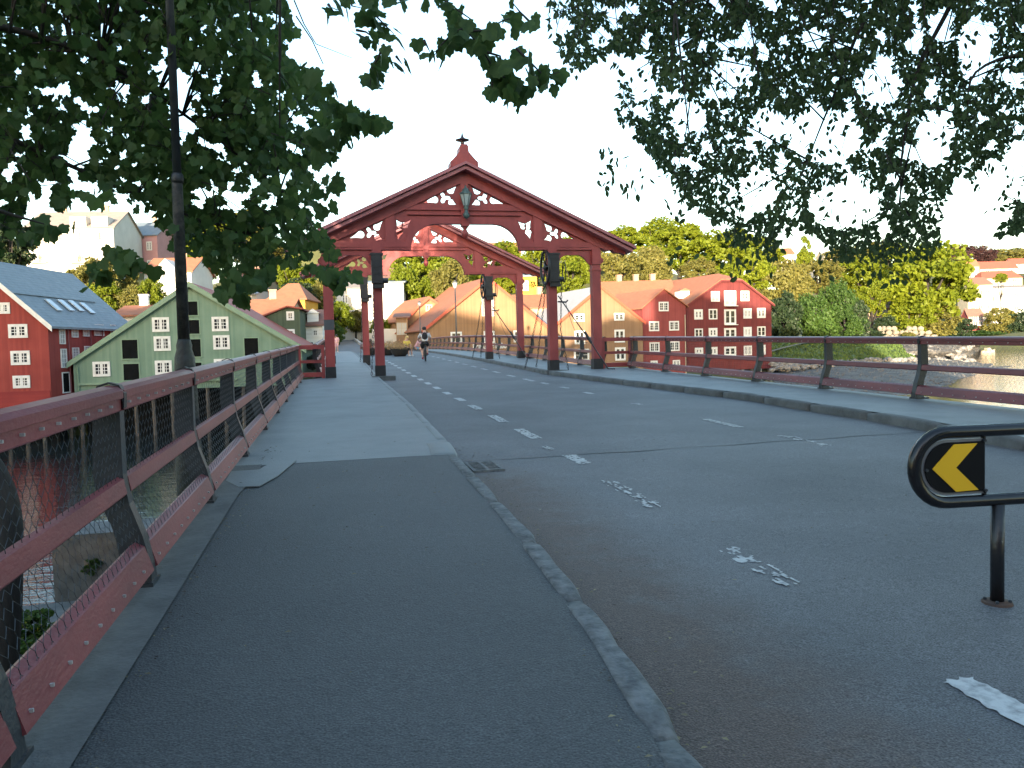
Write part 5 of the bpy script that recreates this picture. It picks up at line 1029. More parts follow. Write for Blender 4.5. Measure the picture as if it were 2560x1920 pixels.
# ================================================================== trees overhead in the foreground
ML = leafmat('maple_leaf', (.09, .155, .042), (.04, .085, .026), .5, 1.5)
EL = leafmat('elm_leaf', (.075, .12, .042), (.036, .066, .026), .45, 1.5)
def maple_template():
    half = [(0, -.04), (.20, -.15), (.46, -.10), (.42, .08), (.60, .22), (.62, .44), (.46, .46), (.38, .54), (.33, .74), (.14, .82), (0, 1.0)]
    pts = half + [(-x, y) for x, y in reversed(half[1:-1])]
    V = [(0, .25, 0)] + [(x, y, -.16*abs(x)-.05*y*y) for x, y in pts]; n_ = len(pts)
    return np.array(V), [(0, 1+i, 1+(i+1) % n_) for i in range(n_)]
def elm_template():
    half = [(0, 0), (.2, .18), (.27, .42), (.20, .70), (0, 1.0)]; pts = half + [(-x, y) for x, y in reversed(half[1:-1])]
    V = [(0, .45, .0)] + [(x, y, -.2*abs(x)-.06*y*y) for x, y in pts]; n_ = len(pts)
    return np.array(V), [(0, 1+i, 1+(i+1) % n_) for i in range(n_)]
def leaf_rot(rs_, drop=.8):
    """random pose: tip hanging down and outwards, blade turned any way"""
    y_ = np.array([rs_.normal()*.55, rs_.normal()*.55, -drop+rs_.normal()*.45]); y_ /= np.linalg.norm(y_); zv = rs_.normal(size=3); zv -= y_*zv.dot(y_); zv /= np.linalg.norm(zv); return np.stack([np.cross(y_, zv), y_, zv], 1)
def leaf_mass(name, items, tmpl, m, parent):
    V0, F0 = tmpl; n0 = len(V0); org = np.array(ORG[parent.name]); VV = np.empty((len(items)*n0, 3)); FF = []
    for i, (p_, r_, s_) in enumerate(items): VV[i*n0:(i+1)*n0] = (r_ @ (V0*s_).T).T + np.array(p_) - org; FF += [tuple(k+i*n0 for k in f) for f in F0]
    me = bpy.data.meshes.new(name); me.from_pydata(VV.tolist(), [], FF); me.materials.append(m); me.update(); o = bpy.data.objects.new(name, me); C.objects.link(o); o.parent = parent; o['kind'] = 'stuff'; return o
def inpoly(x, y, poly):
    c_ = False; j = len(poly)-1
    for i in range(len(poly)):
        xi, yi = poly[i]; xj, yj = poly[j]
        if (yi > y) != (yj > y) and x < (xj-xi)*(y-yi)/(yj-yi)+xi: c_ = not c_
        j = i
    return c_
rs = np.random.RandomState(4)
# --- maple, trunk beyond the railing on the left
LP = [(-900,-1100), (600,-1100), (690,-60), (735,70), (700,150), (790,170), (800,210), (870,255), (962,300), (880,325), (830,395), (770,410), (800,480), (770,540), (800,565), (828,592), (870,690), (800,700), (700,650), (640,690), (610,740), (560,690), (500,640), (430,610), (395,560), (300,520), (325,470), (230,478), (150,520), (70,470), (60,520), (140,575), (80,600), (-60,640), (-900,720)]
MT = thing('maple_tree', 'dark leafed maple hanging over the footpath and lamp post', 'tree', (-2.3, 5.8, -3.6))
tk = MB(); tk.tube(smooth([tuple(atD(-30, 2300, 5.2)), tuple(atD(-15, 1750, 5.2)), tuple(atD(5, 1450, 5.3)), tuple(atD(-5, 1230, 5.4)), tuple(atD(-140, 1000, 5.5)), (-3.0, 6.1, 2.2), (-3.2, 5.6, 3.4), (-3.1, 5.4, 5.4), (-2.8, 5.4, 7.4)]), [.15-.0028*i for i in range(41)], 10); tk.build('trunk', BARK, MT, True)
limbs = [[(-3.15, 5.7, 3.2), atD(-60, 60, 7.6), atD(250, 150, 8.4), atD(520, 330, 9), atD(760, 520, 9.2)], [(-3.15, 5.7, 3.2), atD(0, -250, 5.8), atD(350, -160, 6.4), atD(700, -60, 6.8), atD(1000, -60, 6.6), atD(1180, 50, 6.4)], [(-3.15, 5.7, 3.2), atD(-160, 260, 7.6), atD(100, 380, 8.6), atD(420, 520, 9), atD(660, 600, 9.2)], [(-3.1, 5.4, 5), atD(200, -500, 6.5), atD(600, -400, 7), atD(900, -350, 7)], [(-3.15, 5.7, 3.2), atD(-260, 420, 5.4), atD(-20, 520, 6.2), atD(110, 560, 6.6)]]
for L_ in limbs:
    b = MB(); L2 = smooth(L_); k = len(L2); b.tube(L2, [.05*(1-.9*i/(k-1)) for i in range(k)], 7); b.build('limb', BARK, MT, True)
limbpts = [Vector(L_[i]).lerp(Vector(L_[i+1]), t) for L_ in limbs for i in range(1, len(L_)-1) for t in (0, .25, .5, .75)]
def gap(px, py, sc, seed): return noise.noise(Vector((px/sc, py/sc, seed)))
items = []; indiv = []; twigs = MB()
n_try = 0
while n_try < 5600:
    n_try += 1
    px, py = rs.uniform(-700, 900), rs.uniform(-750, 700)
    if not inpoly(px, py, LP): continue
    D = rs.uniform(7.7, 11.0); ang = rs.uniform(-.2, 1.0); ln_ = rs.uniform(60, 170); k = int(ln_/15)
    edge = gap(px, py, 95, 1)
    if edge < -.36 and py > 0: continue
    pts = []
    for i in range(k):
        t = i/k; qx, qy = px+ln_*t*math.cos(ang)+rs.normal()*17, py+ln_*t*math.sin(ang)+30*t*t+rs.normal()*17
        if not inpoly(qx, qy, LP) or (gap(qx, qy, 48, 2) < -.30 and qy > 30): continue
        if gap(qx, qy, 130, 5) < -.42 and qy > 60: continue
        d_ = D+rs.normal()*.25; items.append((atD(qx, qy, d_), leaf_rot(rs), rs.uniform(.055, .115)*d_/7.6)); pts.append(atD(qx, qy-8, d_))
    if len(pts) > 3 and rs.rand() < .2:
        a = pts[0]; lpn = min(limbpts, key=lambda q_: (q_-a).length)
        if (lpn-a).length < 1.6: twigs.tube([lpn, (lpn+a)/2+Vector((0, 0, .06)), a, pts[len(pts)//2], pts[-1]], [.014, .010, .007, .005, .003], 4)
for cx, cy, n_ in ((905,292,10), (940,300,7), (870,300,12), (850,270,10), (800,225,10), (770,190,8), (835,345,12), (800,390,10), (790,330,12), (815,455,4), (800,470,4), (790,515,4), (262,675,9), (235,690,6), (312,640,14), (338,662,10), (820,690,10), (860,694,7), (600,735,8), (575,715,10), (645,690,10), (120,565,10), (255,490,7)):
    for i in range(n_): items.append((atD(cx+rs.normal()*17, cy+rs.normal()*11, 7+rs.normal()*.15), leaf_rot(rs), rs.uniform(.10, .15)))
for i in range(2):   # bare hanging twigs against the sky
    twigs.tube([atD(*q_, 6.5) for q_ in (((735, 0), (760, 60), (790, 110), (880, 145)) if i else ((740, 40), (780, 100), (808, 160)))], [.006, .005, .004, .002], 4)
# sprigs hanging in the open sky: every leaf its own piece
mt_ = maple_template(); b = MB(); b.add([tuple(v) for v in mt_[0]], mt_[1]); LM = b.mesh('leaf', ML)
def put_leaf(parent, me, p_, r_, s_):
    o = inst('leaf', me, parent, p_); o.rotation_euler = Matrix(r_.tolist()).to_euler(); o.scale = (s_, s_, s_)
SPR = [([(1085,-40), (1125,20), (1160,70), (1200,115), (1240,180), (1290,215)], 1.0, 6.4), ([(1160,70), (1130,85), (1105,110), (1085,140)], 1, 6.3), ([(1165,80), (1215,75), (1260,50), (1300,40)], 1, 6.4), ([(1215,130), (1250,140), (1262,180), (1275,190)], 1, 6.4), ([(1290,120), (1330,160), (1360,190), (1400,180)], 1, 6.5), ([(1240,180), (1290,215), (1330,215)], 1, 6.4),
       ([(900,-30), (930,30), (960,60), (985,85)], .9, 6.2), ([(870,-20), (880,15), (905,20)], 1, 6.2), ([(960,110), (945,145), (930,170), (925,215)], 1.0, 6.2), ([(990,140), (1005,160)], 1.1, 6.2), ([(820,10), (835,30)], 1, 6.0), ([(890,75), (915,80), (935,95)], .9, 6.2), ([(985,-10), (1005,5)], 1.1, 6.2), ([(1085,-5), (1060,0)], 1.1, 6.2), ([(1330,60), (1300,30), (1280,5)], .9, 6.6), ([(1260,240), (1280,235), (1290,250)], .9, 6.4), ([(1230,205), (1232,225)], .8, 6.4), ([(1060,100), (1075,130)], .9, 6.3), ([(735,150), (730,170)], 1, 6.5), ([(1340,190), (1350,210)], 1, 6.5)]
ni = 0
for pts, sc, D in SPR:
    twigs.tube([atD(x, y, D) for x, y in pts], [.012-.009*i/(len(pts)-1) for i in range(len(pts))], 4)
    tot = sum(math.hypot(pts[i+1][0]-pts[i][0], pts[i+1][1]-pts[i][1]) for i in range(len(pts)-1)); k = max(3, int(tot/9))
    for i in range(k):
        t = (i+.5)/k*(len(pts)-1); j = min(int(t), len(pts)-2); f = t-j; x = pts[j][0]*(1-f)+pts[j+1][0]*f+rs.normal()*13; y = pts[j][1]*(1-f)+pts[j+1][1]*f+rs.normal()*9+6
        if y < -60: continue
        put_leaf(MT, LM, atD(x, y, D+rs.normal()*.12), leaf_rot(rs, 1.0), rs.uniform(.085, .15)*sc); ni += 1
# the outermost leaves of the mass are also separate pieces
items.sort(key=lambda it: -((it[0]-EYE).dot(RT)/(it[0]-EYE).dot(FW)))
take = max(0, 290-ni)
for it in items[:take]: put_leaf(MT, LM, it[0], it[1], it[2])
items = items[take:]
leaf_mass('crown', items, mt_, ML, MT)
tw = twigs.build('twigs', BARK, MT, True); tw['kind'] = 'stuff'
# --- small-leafed tree hanging in from the right
RP = [(1385,-900), (3400,-900), (3400,640), (2600,560), (2500,590), (2440,470), (2400,420), (2370,470), (2345,560), (2355,610), (2300,660), (2215,660), (2160,640), (2070,660), (2070,600), (1985,560), (1935,650), (1860,620), (1800,590), (1770,530), (1700,500), (1680,450), (1600,350), (1540,300), (1550,180), (1570,120), (1480,150), (1430,200), (1400,130), (1370,60)]
RT_ = thing('elm_tree', 'small leafed tree with drooping branches hanging in over the road', 'tree', (13.5, 6.5, -1.0))
b = MB(); b.tube([(13.5, 6.5, -1), (13.4, 6.6, 2), (13.0, 7.0, 5), (12.4, 7.4, 8)], [.42, .34, .28, .2], 10); b.build('trunk', BARK, RT_, True)
RL = [[(13.2, 6.8, 4), atD(3000, 60, 9.5), atD(2700, -80, 9.5), atD(2350, -120, 9.5), atD(1950, -60, 9.5), atD(1600, 40, 9.5)], [(13.3, 6.7, 3.4), atD(2900, 350, 9.8), atD(2620, 150, 10), atD(2440, 180, 10), atD(2420, 330, 10)], [(13, 7, 5), atD(2500, -300, 10.5), atD(2100, -260, 11), atD(1800, -50, 11), atD(1720, 200, 11)], [(13, 7, 5), atD(2500, -200, 11), atD(2200, 0, 11), atD(2080, 250, 11), atD(2000, 450, 11)], [(13, 7, 5), atD(2600, -150, 10), atD(2330, 100, 10.5), atD(2260, 350, 10.5), atD(2250, 560, 10.5)]]
for L_ in RL:
    L2 = smooth(L_); k = len(L2); b = MB(); b.tube(L2, [.06*(1-.94*i/(k-1)) for i in range(k)], 6); b.build('limb', BARK, RT_, True)
rlp = [Vector(L_[i]).lerp(Vector(L_[i+1]), t) for L_ in RL for i in range(1, len(L_)-1) for t in (0, .25, .5, .75)]
holes = [(2060,335,100,70), (1925,310,60,45), (1830,175,50,40), (2200,210,60,50), (2440,120,50,90), (1600,190,35,60), (2110,510,90,60), (1900,470,50,60), (2330,330,40,60), (2560,420,60,80), (1720,290,50,40), (2480,480,60,90), (1500,90,30,30)]
items = []; tw = MB(); n_try = 0
while n_try < 9500:
    n_try += 1
    px, py = rs.uniform(1330, 3000), rs.uniform(-560, 600); D = rs.uniform(9.0, 13.5)
    if not inpoly(px, py, RP): continue
    ang = 1.35+rs.normal()*.55; ln_ = rs.uniform(70, 190); k = int(ln_/8.5); pts = []
    dens = .75 if py < 60 else .62
    if rs.rand() > dens: continue
    for i in range(k):
        t = i/k; qx, qy = px+ln_*t*math.cos(ang)+rs.normal()*12, py+ln_*t*math.sin(ang)+rs.normal()*9
        if not inpoly(qx, qy, RP): continue
        if any(((qx-a)/c_)**2+((qy-b_)/d_)**2 < 1 for a, b_, c_, d_ in holes) and rs.rand() < .93: continue
        if gap(qx, qy, 42, 8) < -.27 or gap(qx, qy, 110, 9) < -.42: continue
        items.append((atD(qx, qy, D+rs.normal()*.15), leaf_rot(rs, .7), rs.uniform(.065, .12)*D/11)); pts.append(atD(qx, qy, D))
    if len(pts) > 5 and rs.rand() < .3: tw.tube([pts[0], pts[len(pts)//3], pts[2*len(pts)//3], pts[-1]], [.008, .006, .004, .002], 3)
    if len(pts) > 5 and rs.rand() < .03:
        lpn = min(rlp, key=lambda q_: (q_-pts[0]).length)
        if (lpn-pts[0]).length < 2: tw.tube([lpn, (lpn+pts[0])/2, pts[0]], [.016, .012, .008], 4)
for cx, cy, n_, sp in ((1545,400,10,20), (1530,440,16,22), (1570,470,8,22), (1620,440,10,25), (1690,525,10,18), (1980,385,8,14), (2035,380,12,12), (2450,390,10,14), (1505,375,5,10), (1540,165,5,10), (1690,640,8,20), (1830,655,14,25), (1890,665,14,25), (2180,675,10,20), (2130,650,12,22), (2250,690,10,16), (2060,660,8,14)):
    for i in range(n_): items.append((atD(cx+rs.normal()*sp, cy+rs.normal()*sp*.8, 10.5+rs.normal()*.2), leaf_rot(rs, .8), rs.uniform(.08, .13)))
et = elm_template(); b = MB(); b.add([tuple(v) for v in et[0]], et[1]); LE = b.mesh('leaf', EL)
items.sort(key=lambda it: (it[0]-EYE).dot(RT)/(it[0]-EYE).dot(FW))
vis = [it for it in items if (it[0]-EYE).dot(UP)/(it[0]-EYE).dot(FW)*FL < 960]
for it in vis[:280]: put_leaf(RT_, LE, *it)
ids = set(id(it) for it in vis[:280]); items = [it for it in items if id(it) not in ids]
leaf_mass('crown', items, et, EL, RT_)
o = tw.build('twigs', BARK, RT_, True); o['kind'] = 'stuff'

# ================================================================== unseen houses added behind the viewer, heights and gaps set to shape the shade
def backhouse(x0, x1, y, zt, ridge, label, wall, dp=14):
    root = thing('shade_house', label, 'warehouse', ((x0+x1)/2, y, -1)); MB().box(x0, x1, y-dp, y, -2, zt).build('wall', wall, root); xm = (x0+x1)/2
    MB().prism([(x0-.3, y+.3, zt), (x1+.3, y+.3, zt), (xm, y+.3, ridge)], (0, -dp-.6, 0)).build('roof', T_RED, root)
    F_ = Face((x1, y, 0), math.pi)
    for i in range(3):
        for z_ in (2, 5, 8): win(root, F_, (x1-x0)*(i+1)/4, z_, 1.2, 1.5)
for i, (x0, x1, y_, zt, rg, lb, wl) in enumerate([(-100,-84,-30,13.5,15.5,'red',W_RED), (-83.5,-62,-30,16,17.5,'yellow',W_YEL), (-61.5,-42,-30,17.5,19,'green',W_GREEN), (-41.5,-29.4,-30,14,15.6,'tan',W_TAN), (-29.1,-24.6,-30,9.8,10.8,'narrow pink',W_RED2), (-24.3,-16,-30,16,17.6,'brown',W_TAN2), (-15.6,-1.9,-30,20.5,22.5,'dark red',W_DRED), (-5,12,-48,21.5,23.5,'white',W_WHITE), (11,24,-30,19,21,'olive',W_DGREEN)]):
    backhouse(x0, x1, y_, zt, rg, 'unseen %s gabled house added on the town bank to shape the shade' % lb, wl, 3.5 if lb == 'tan' else 14)

# ================================================================== people, bicycle, planters at the far end
def skin_mesh(name, verts, edges, radii, m, parent=None, org=None, sub=2, root=0):
    me = bpy.data.meshes.new(name); o3 = Vector(org); me.from_pydata([tuple(Vector(v)-o3) for v in verts], edges, [])
    o = bpy.data.objects.new(name, me); C.objects.link(o); sk = o.modifiers.new('skin', 'SKIN'); sk.use_smooth_shade = True
    for i, r_ in enumerate(radii):
        d = me.skin_vertices[0].data[i]; d.radius = (r_, r_) if not isinstance(r_, tuple) else r_; d.use_root = (i == root)
    o.modifiers.new('sub', 'SUBSURF').levels = sub; o.modifiers['sub'].render_levels = sub
    dg = bpy.context.evaluated_depsgraph_get(); m2 = bpy.data.meshes.new_from_object(o.evaluated_get(dg)); bpy.data.objects.remove(o); m2.name = name; m2.materials.clear(); m2.materials.append(m)
    m2.polygons.foreach_set('use_smooth', [True]*len(m2.polygons)); o = bpy.data.objects.new(name, m2); C.objects.link(o)
    if parent: o.parent = parent
    ORG[o.name] = o3; return o
HAIR = mat('dark_hair', (.035, .022, .018), (.02, .014, .012), 20, .6)
def figure(label, base, yaw, J, top, bottom, hairm, shoe, long_hair=False):
    """J: joint positions in the figure's own frame (x right, y forward, z up)"""
    M_ = Matrix.Rotation(yaw, 3, 'Z'); W = lambda v: Vector(base)+M_ @ Vector(v); root = thing('person', label, 'person', tuple(base)); k = {a: W(v) for a, v in J.items()}
    names = ['pelvis', 'belly', 'chest', 'neck', 'head0', 'head1']; V = [k[n_] for n_ in names]; E_ = [(0,1), (1,2), (2,3), (3,4), (4,5)]; Rr = [(.15,.12), (.14,.11), (.17,.12), .055, .085, .095]
    def limb(src, chain_, rr_):
        p_ = src
        for n_, r_ in zip(chain_, rr_): V.append(k[n_]); Rr.append(r_); E_.append((p_, len(V)-1)); p_ = len(V)-1
        return p_
    for s_ in 'lr':
        h_ = limb(2, ['sh'+s_, 'el'+s_, 'wr'+s_, 'hd'+s_], [.065, .047, .034, .036])
        hd_, wr = k['hd'+s_], k['wr'+s_]; d = (hd_-wr).normalized(); sd = d.cross(Vector((.2, .3, 1))).normalized()
        for q in range(4): V.append(hd_+d*.035+sd*(q-1.5)*.021); Rr.append(.0095); E_.append((h_, len(V)-1)); V.append(V[-1]+d*(.045+.008*(1.5-abs(q-1.5)))+Vector((0, 0, -.015))); Rr.append(.008); E_.append((len(V)-2, len(V)-1))
        V.append(hd_-sd*.045+d*.01); Rr.append(.0095); E_.append((h_, len(V)-1))
        limb(0, ['hp'+s_, 'kn'+s_, 'an'+s_, 'to'+s_], [.095, .062, .042, .04])
    skin_mesh('body', V, E_, Rr, SKIN, root, base, 2)
    # clothing follows the same joints, a little wider
    V = [k['pelvis'], k['belly'], k['chest'], k['neck'].lerp(k['chest'], .55)]; E_ = [(0,1), (1,2), (2,3)]; Rr = [(.175,.14), (.165,.13), (.195,.145), .10]
    for s_ in 'lr':
        V.append(k['sh'+s_]); Rr.append(.088); E_.append((2, len(V)-1)); V.append(k['sh'+s_].lerp(k['el'+s_], .75)); Rr.append(.07); E_.append((len(V)-2, len(V)-1))
    skin_mesh('shirt', V, E_, Rr, top, root, base, 2)
    V = [k['pelvis'].lerp(k['belly'], .3), k['pelvis']]; E_ = [(0,1)]; Rr = [(.165,.135), (.175,.145)]
    for s_ in 'lr':
        V.append(k['hp'+s_]); Rr.append(.115); E_.append((1, len(V)-1)); V.append(k['hp'+s_].lerp(k['kn'+s_], .8)); Rr.append(.092); E_.append((len(V)-2, len(V)-1))
    skin_mesh('shorts', V, E_, Rr, bottom, root, base, 2)
    fw = M_ @ Vector((0, 1, 0)); sd = M_ @ Vector((1, 0, 0)); hc = (k['head0']+k['head1'])/2
    hb = MB(); hb.blob(k['head1']+Vector((0, 0, -.005))-fw*.022, (.112, .118, .105), 12, 8, .03, 3)
    if long_hair: hb.tube([k['head1']-fw*.06, k['head0']-fw*.10, k['neck']-fw*.11, k['chest'].lerp(k['neck'], .6)-fw*.13], [.09, .09, .075, .03], 8)
    hb.build('hair', hairm, root, True)
    fb_ = MB(); fb_.blob(hc+fw*.098+Vector((0, 0, -.015)), (.014, .022, .024), 6, 5)
    for s_ in (-1, 1): fb_.blob(hc+sd*s_*.093, (.012, .022, .032), 6, 5)
    fb_.build('nose_and_ears', SKIN, root, True)
    fb_ = MB()
    for s_ in (-1, 1): fb_.blob(hc+fw*.088+sd*s_*.034+Vector((0, 0, .012)), (.012, .008, .008), 6, 4)
    fb_.blob(hc+fw*.085+Vector((0, 0, -.055)), (.026, .008, .007), 6, 4); fb_.build('eyes_and_mouth', HAIR, root, True)
    for s_ in 'lr':
        a, t = k['an'+s_], k['to'+s_]; b = MB(); b.blob((a*.4+t*.6)+Vector((0, 0, -.012)), tuple(abs(x)*.6+.048 for x in (t-a)), 8, 6); b.build('shoe', shoe, root, True)
    return root, k
CW = mat('white_shirt', (.66, .66, .67), (.52, .52, .54), 5, .8); CB = mat('black_cloth', (.02, .02, .024), (.012, .012, .014), 6, .8); CPk = mat('pink_cloth', (.72, .42, .45), (.6, .32, .36), 6, .8); CJ = mat('blue_denim', (.12, .25, .36), (.08, .17, .26), 8, .85); CY = mat('yellow_cloth', (.8, .6, .12), (.7, .5, .08), 5, .8); CR = mat('red_shoe', (.35, .05, .09), (.25, .03, .06), 6, .6); CWS = mat('pale_shoe', (.6, .58, .56), (.45, .44, .43), 6, .6)
# cyclist riding away across the bridge
cy0 = Vector((4.44, 39.9, deck(39.9)-.12)); hy = R(-4)
J = dict(pelvis=(0, -.10, .98), belly=(0, -.02, 1.13), chest=(0, .14, 1.34), neck=(0, .24, 1.50), head0=(0, .28, 1.58), head1=(0, .31, 1.69), shl=(-.21, .17, 1.38), ell=(-.34, .34, 1.16), wrl=(-.28, .55, 1.05), hdl=(-.27, .62, 1.03), shr=(.21, .17, 1.38), elr=(.34, .34, 1.16), wrr=(.28, .55, 1.05), hdr=(.27, .62, 1.03),
         hpl=(-.11, -.08, .92), knl=(-.14, .22, .62), anl=(-.12, .02, .24), tol=(-.12, .16, .17), hpr=(.11, -.08, .92), knr=(.14, .30, .80), anr=(.12, .14, .44), tor=(.12, .28, .40))
per, k = figure('cyclist in white shirt, black shorts and red shoes riding away over the bridge', cy0, hy, J, CW, CB, HAIR, CR)
M3 = Matrix.Rotation(hy, 3, 'Z'); W = lambda x, y, z: cy0+M3 @ Vector((x, y, z))
bk = thing('backpack', 'small black backpack on the cyclist', 'backpack', tuple(W(0, -.08, 1.1)))
b = MB(); b.blob(W(0, -.075, 1.27), (.15, .10, .22), 12, 8); b.build('bag', CB, bk, True); b = MB(); b.blob(W(0, -.15, 1.2), (.10, .05, .10), 10, 6); b.build('front_pocket', CB, bk, True)
for s_ in (-1, 1): MB().tube([W(s_*.1, -.06, 1.45), W(s_*.14, .12, 1.53), W(s_*.15, .30, 1.42), W(s_*.16, .28, 1.2), W(s_*.12, 0, 1.1)], .016, 5).build('strap', CB, bk)
bi = thing('bicycle', 'dark bicycle ridden by the cyclist in the white shirt', 'bicycle', tuple(cy0))
BF = mat('bicycle_paint', (.05, .05, .06), (.03, .03, .035), 5, .35); RUB = mat('rubber', (.02, .02, .02), (.014, .014, .014), 6, .8)
for y_ in (-.52, .54):
    b = MB(); c_ = W(0, y_, .34); ring = [W(0, y_+.325*math.cos(t), .34+.325*math.sin(t)) for t in [2*math.pi*q/24 for q in range(25)]]; b.tube(ring, .018, 6, False); wl = b.build('wheel', RUB, bi, True)
    b = MB()
    for q in range(12): t = 2*math.pi*q/12; b.tube([c_, W(0, y_+.31*math.cos(t), .34+.31*math.sin(t))], .003, 3, False)
    b.tube([W(-.05, y_, .34), W(.05, y_, .34)], .025, 8); b.build('spokes', GALV, wl)
b = MB(); S_, H_, BB = (0, -.20, .84), (0, .38, .90), (0, -.04, .30)
for p_, q_ in ((S_, BB), (S_, H_), (BB, (0, .41, .76)), (H_, (0, .43, .70)), ((.05, .43, .70), (.05, .54, .34)), ((-.05, .43, .70), (-.05, .54, .34)), ((.04, -.04, .30), (.05, -.52, .34)), ((-.04, -.04, .30), (-.05, -.52, .34)), ((.03, -.19, .80), (.05, -.52, .34)), ((-.03, -.19, .80), (-.05, -.52, .34)), (H_, (0, .42, 1.02)), (S_, (0, -.22, .90))): b.tube([W(*p_), W(*q_)], .016, 6)
b.build('frame', BF, bi, True); MB().tube([W(-.30, .62, 1.0), W(-.2, .50, 1.03), W(0, .44, 1.03), W(.2, .50, 1.03), W(.30, .62, 1.0)], .014, 6).build('handlebar', BLACK, bi, True)
b = MB(); b.blob(W(0, -.25, .92), (.085, .13, .035), 10, 6); b.build('saddle', BLACK, bi, True)
b = MB(); b.tube([W(-.10, -.04, .30), W(.10, -.04, .30)], .012, 6); b.bar(W(-.10, -.04, .30), W(-.10, .06, .15), .02, .02); b.bar(W(.10, -.04, .30), W(.10, .1, .37), .02, .02); b.build('cranks', GALV, bi)
for x_, y_, z_ in ((-.14, .08, .14), (.14, .17, .36)): c_ = W(x_, y_, z_); MB().box(c_.x-.05, c_.x+.05, c_.y-.04, c_.y+.04, c_.z-.012, c_.z+.012).build('pedal', BLACK, bi)
# planters and the people sitting by them
def planter(px, D, label, r_, flow):
    q_ = atD(px, 878, D); z_ = deck(q_.y)-.12; root = thing('planter', label, 'planter', (q_.x, q_.y, z_)); MB().lathe([(r_*.55, 0), (r_*.8, .15), (r_, .45), (r_*1.05, .5), (r_*.95, .5)], (q_.x, q_.y, z_), 14).build('bowl', mat('dark_pot', (.03, .028, .027), (.02, .018, .018), 4, .6), root, True)
    b = MB(); rr_ = random.Random(px)
    for i in range(420):
        t, u, v = rr_.uniform(0, 6.28), rr_.random()**.5*r_*1.35, rr_.uniform(0, .55); x, y = q_.x+u*math.cos(t), q_.y+u*math.sin(t); zz = z_+.45+v*(1.2-u/r_*.5); s_ = .05; d = Vector((rr_.gauss(0, 1), rr_.gauss(0, 1), rr_.gauss(0, 1))).normalized(); e = d.orthogonal().normalized(); c_ = Vector((x, y, zz))
        b.add([c_-d*s_, c_+e*s_*.6, c_+d*s_, c_-e*s_*.6], [(0, 1, 2, 3)])
    o = b.build('flowers', flow, root); o['kind'] = 'stuff'
FLO = leafmat('flower_mix', (.60, .34, .14), (.16, .12, .05), .2, 5); FLR = leafmat('flower_red', (.4, .05, .06), (.05, .10, .03), .2, 5)
planter(1000, 50, 'dark bowl planter with orange flowers beside the seated people', .62, FLO); planter(968, 53, 'dark bowl planter with orange foliage next to the portal pillar', .62, FLO); planter(925, 54, 'bowl planter with red flowers half hidden behind a portal pillar', .5, FLR); planter(980, 58, 'rearmost bowl planter of pale orange flowers', .55, FLO)
bq = atD(1010, 878, 50); bz = deck(bq.y)-.12
be = thing('bench', 'low dark timber bench at the bridge end', 'bench', (bq.x+.5, bq.y+.2, bz)); MB().box(bq.x-.4, bq.x+1.5, bq.y+.1, bq.y+.5, bz+.40, bz+.46).build('seat', TIMBER, be)
for x_ in (-.25, 1.35): MB().box(bq.x+x_-.05, bq.x+x_+.05, bq.y+.14, bq.y+.46, bz, bz+.4).build('leg', BLACK, be)
def sit(lean=0., tw=0): return dict(pelvis=(0, 0, .54), belly=(0, .03+lean*.2, .70), chest=(0, .04+lean*.55, .92), neck=(0, .06+lean*.8, 1.08), head0=(0, .08+lean*.95, 1.16), head1=(0, .10+lean*1.05, 1.27), shl=(-.19, .05+lean*.6, .98), ell=(-.24, .16+lean*.6, .74), wrl=(-.14, .34, .62), hdl=(-.12, .40, .60), shr=(.19, .05+lean*.6, .98), elr=(.24, .16+lean*.6, .74), wrr=(.14, .34, .62), hdr=(.12, .40, .60),
    hpl=(-.10, .02, .52), knl=(-.13, .44, .50), anl=(-.13, .46, .10), tol=(-.13, .60, .05), hpr=(.10, .02, .52), knr=(.13, .44, .50), anr=(.13, .50, .10), tor=(.13, .64, .05))
figure('person in pink top and denim shorts leaning forward on the bench', (bq.x+.75, bq.y+.22, bz-.05), R(-115), sit(.35), CPk, CJ, mat('brown_hair', (.06, .03, .025), (.04, .02, .016), 20, .6), CB, True)
figure('person with fair hair in yellow top sitting behind the pink topped person', (bq.x+.15, bq.y+.34, bz-.05), R(-150), sit(.1), CY, CB, mat('fair_hair', (.6, .42, .18), (.5, .34, .12), 20, .6), CWS, True)
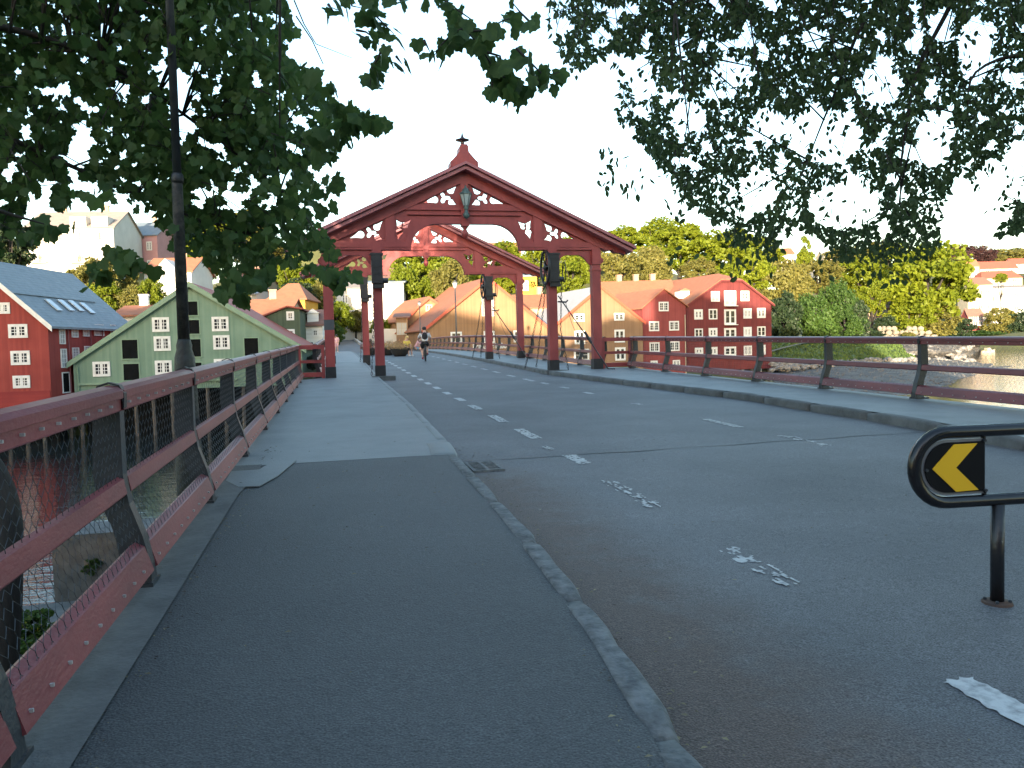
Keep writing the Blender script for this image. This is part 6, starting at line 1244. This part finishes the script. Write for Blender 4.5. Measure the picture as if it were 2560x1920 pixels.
pq = atD(842, 880, 62); stand = dict(pelvis=(0, 0, .92), belly=(0, 0, 1.08), chest=(0, 0, 1.30), neck=(0, .01, 1.46), head0=(0, .02, 1.55), head1=(0, .03, 1.66), shl=(-.19, 0, 1.38), ell=(-.25, -.02, 1.12), wrl=(-.24, .06, .90), hdl=(-.24, .08, .83), shr=(.19, 0, 1.38), elr=(.25, -.02, 1.12), wrr=(.24, .06, .90), hdr=(.24, .08, .83), hpl=(-.10, 0, .88), knl=(-.11, .03, .49), anl=(-.11, -.02, .09), tol=(-.11, .13, .04), hpr=(.10, 0, .88), knr=(.11, .08, .49), anr=(.11, .10, .09), tor=(.11, .25, .04))
figure('person in pink walking where the bridge meets the hill street', (pq.x, pq.y, deck(pq.y)), R(150), {k_: tuple(x*.82 for x in v) for k_, v in stand.items()}, CPk, CPk, HAIR, CWS)
uq = atD(818, 872, 63); um = thing('parasol', 'closed yellow parasol in front of the small white house', 'parasol', (uq.x, uq.y, deck(63)-.1)); zz = deck(63)-.1
MB().tube([(uq.x, uq.y, zz), (uq.x, uq.y, zz+2.3)], .025, 6).build('pole', BLACK, um); MB().lathe([(.22, .5), (.14, 1.0), (.2, 1.25), (.12, 1.9), (.02, 2.3)], (uq.x, uq.y, zz), 8).build('canopy', YELLOW, um); MB().lathe([(.28, 0), (.26, .08), (.05, .1)], (uq.x, uq.y, zz), 12).build('base', CONCD, um)
# slim street lamps at the far end
def streetlamp(px, pyb, pyt, D, label):
    q_ = atD(px, pyb, D); t_ = atD(px, pyt, D); root = thing('street_lamp', label, 'street lamp', (q_.x, q_.y, q_.z)); IR = mat('lamp_grey', (.12, .12, .12), (.08, .08, .08), 5, .5)
    MB().tube([(q_.x, q_.y, deck(q_.y)-.2), (q_.x, q_.y, t_.z-.3)], [.07, .045], 8).build('pole', IR, root, True); MB().lathe([(.05, -.3), (.13, -.22), (.2, .12), (.04, .24)], (q_.x, q_.y, t_.z), 8).build('lamp_glass', mat('opal_glass', (.6, .6, .56), (.5, .5, .47), 3, .3), root, True); MB().lathe([(.22, .12), (.2, .16), (.02, .34)], (q_.x, q_.y, t_.z), 8).build('cap', IR, root)
streetlamp(1142, 868, 712, 62, 'slim grey street lamp in front of the large tan warehouse'); streetlamp(1052, 868, 760, 86, 'thin street lamp in front of the tan mansard gable house')
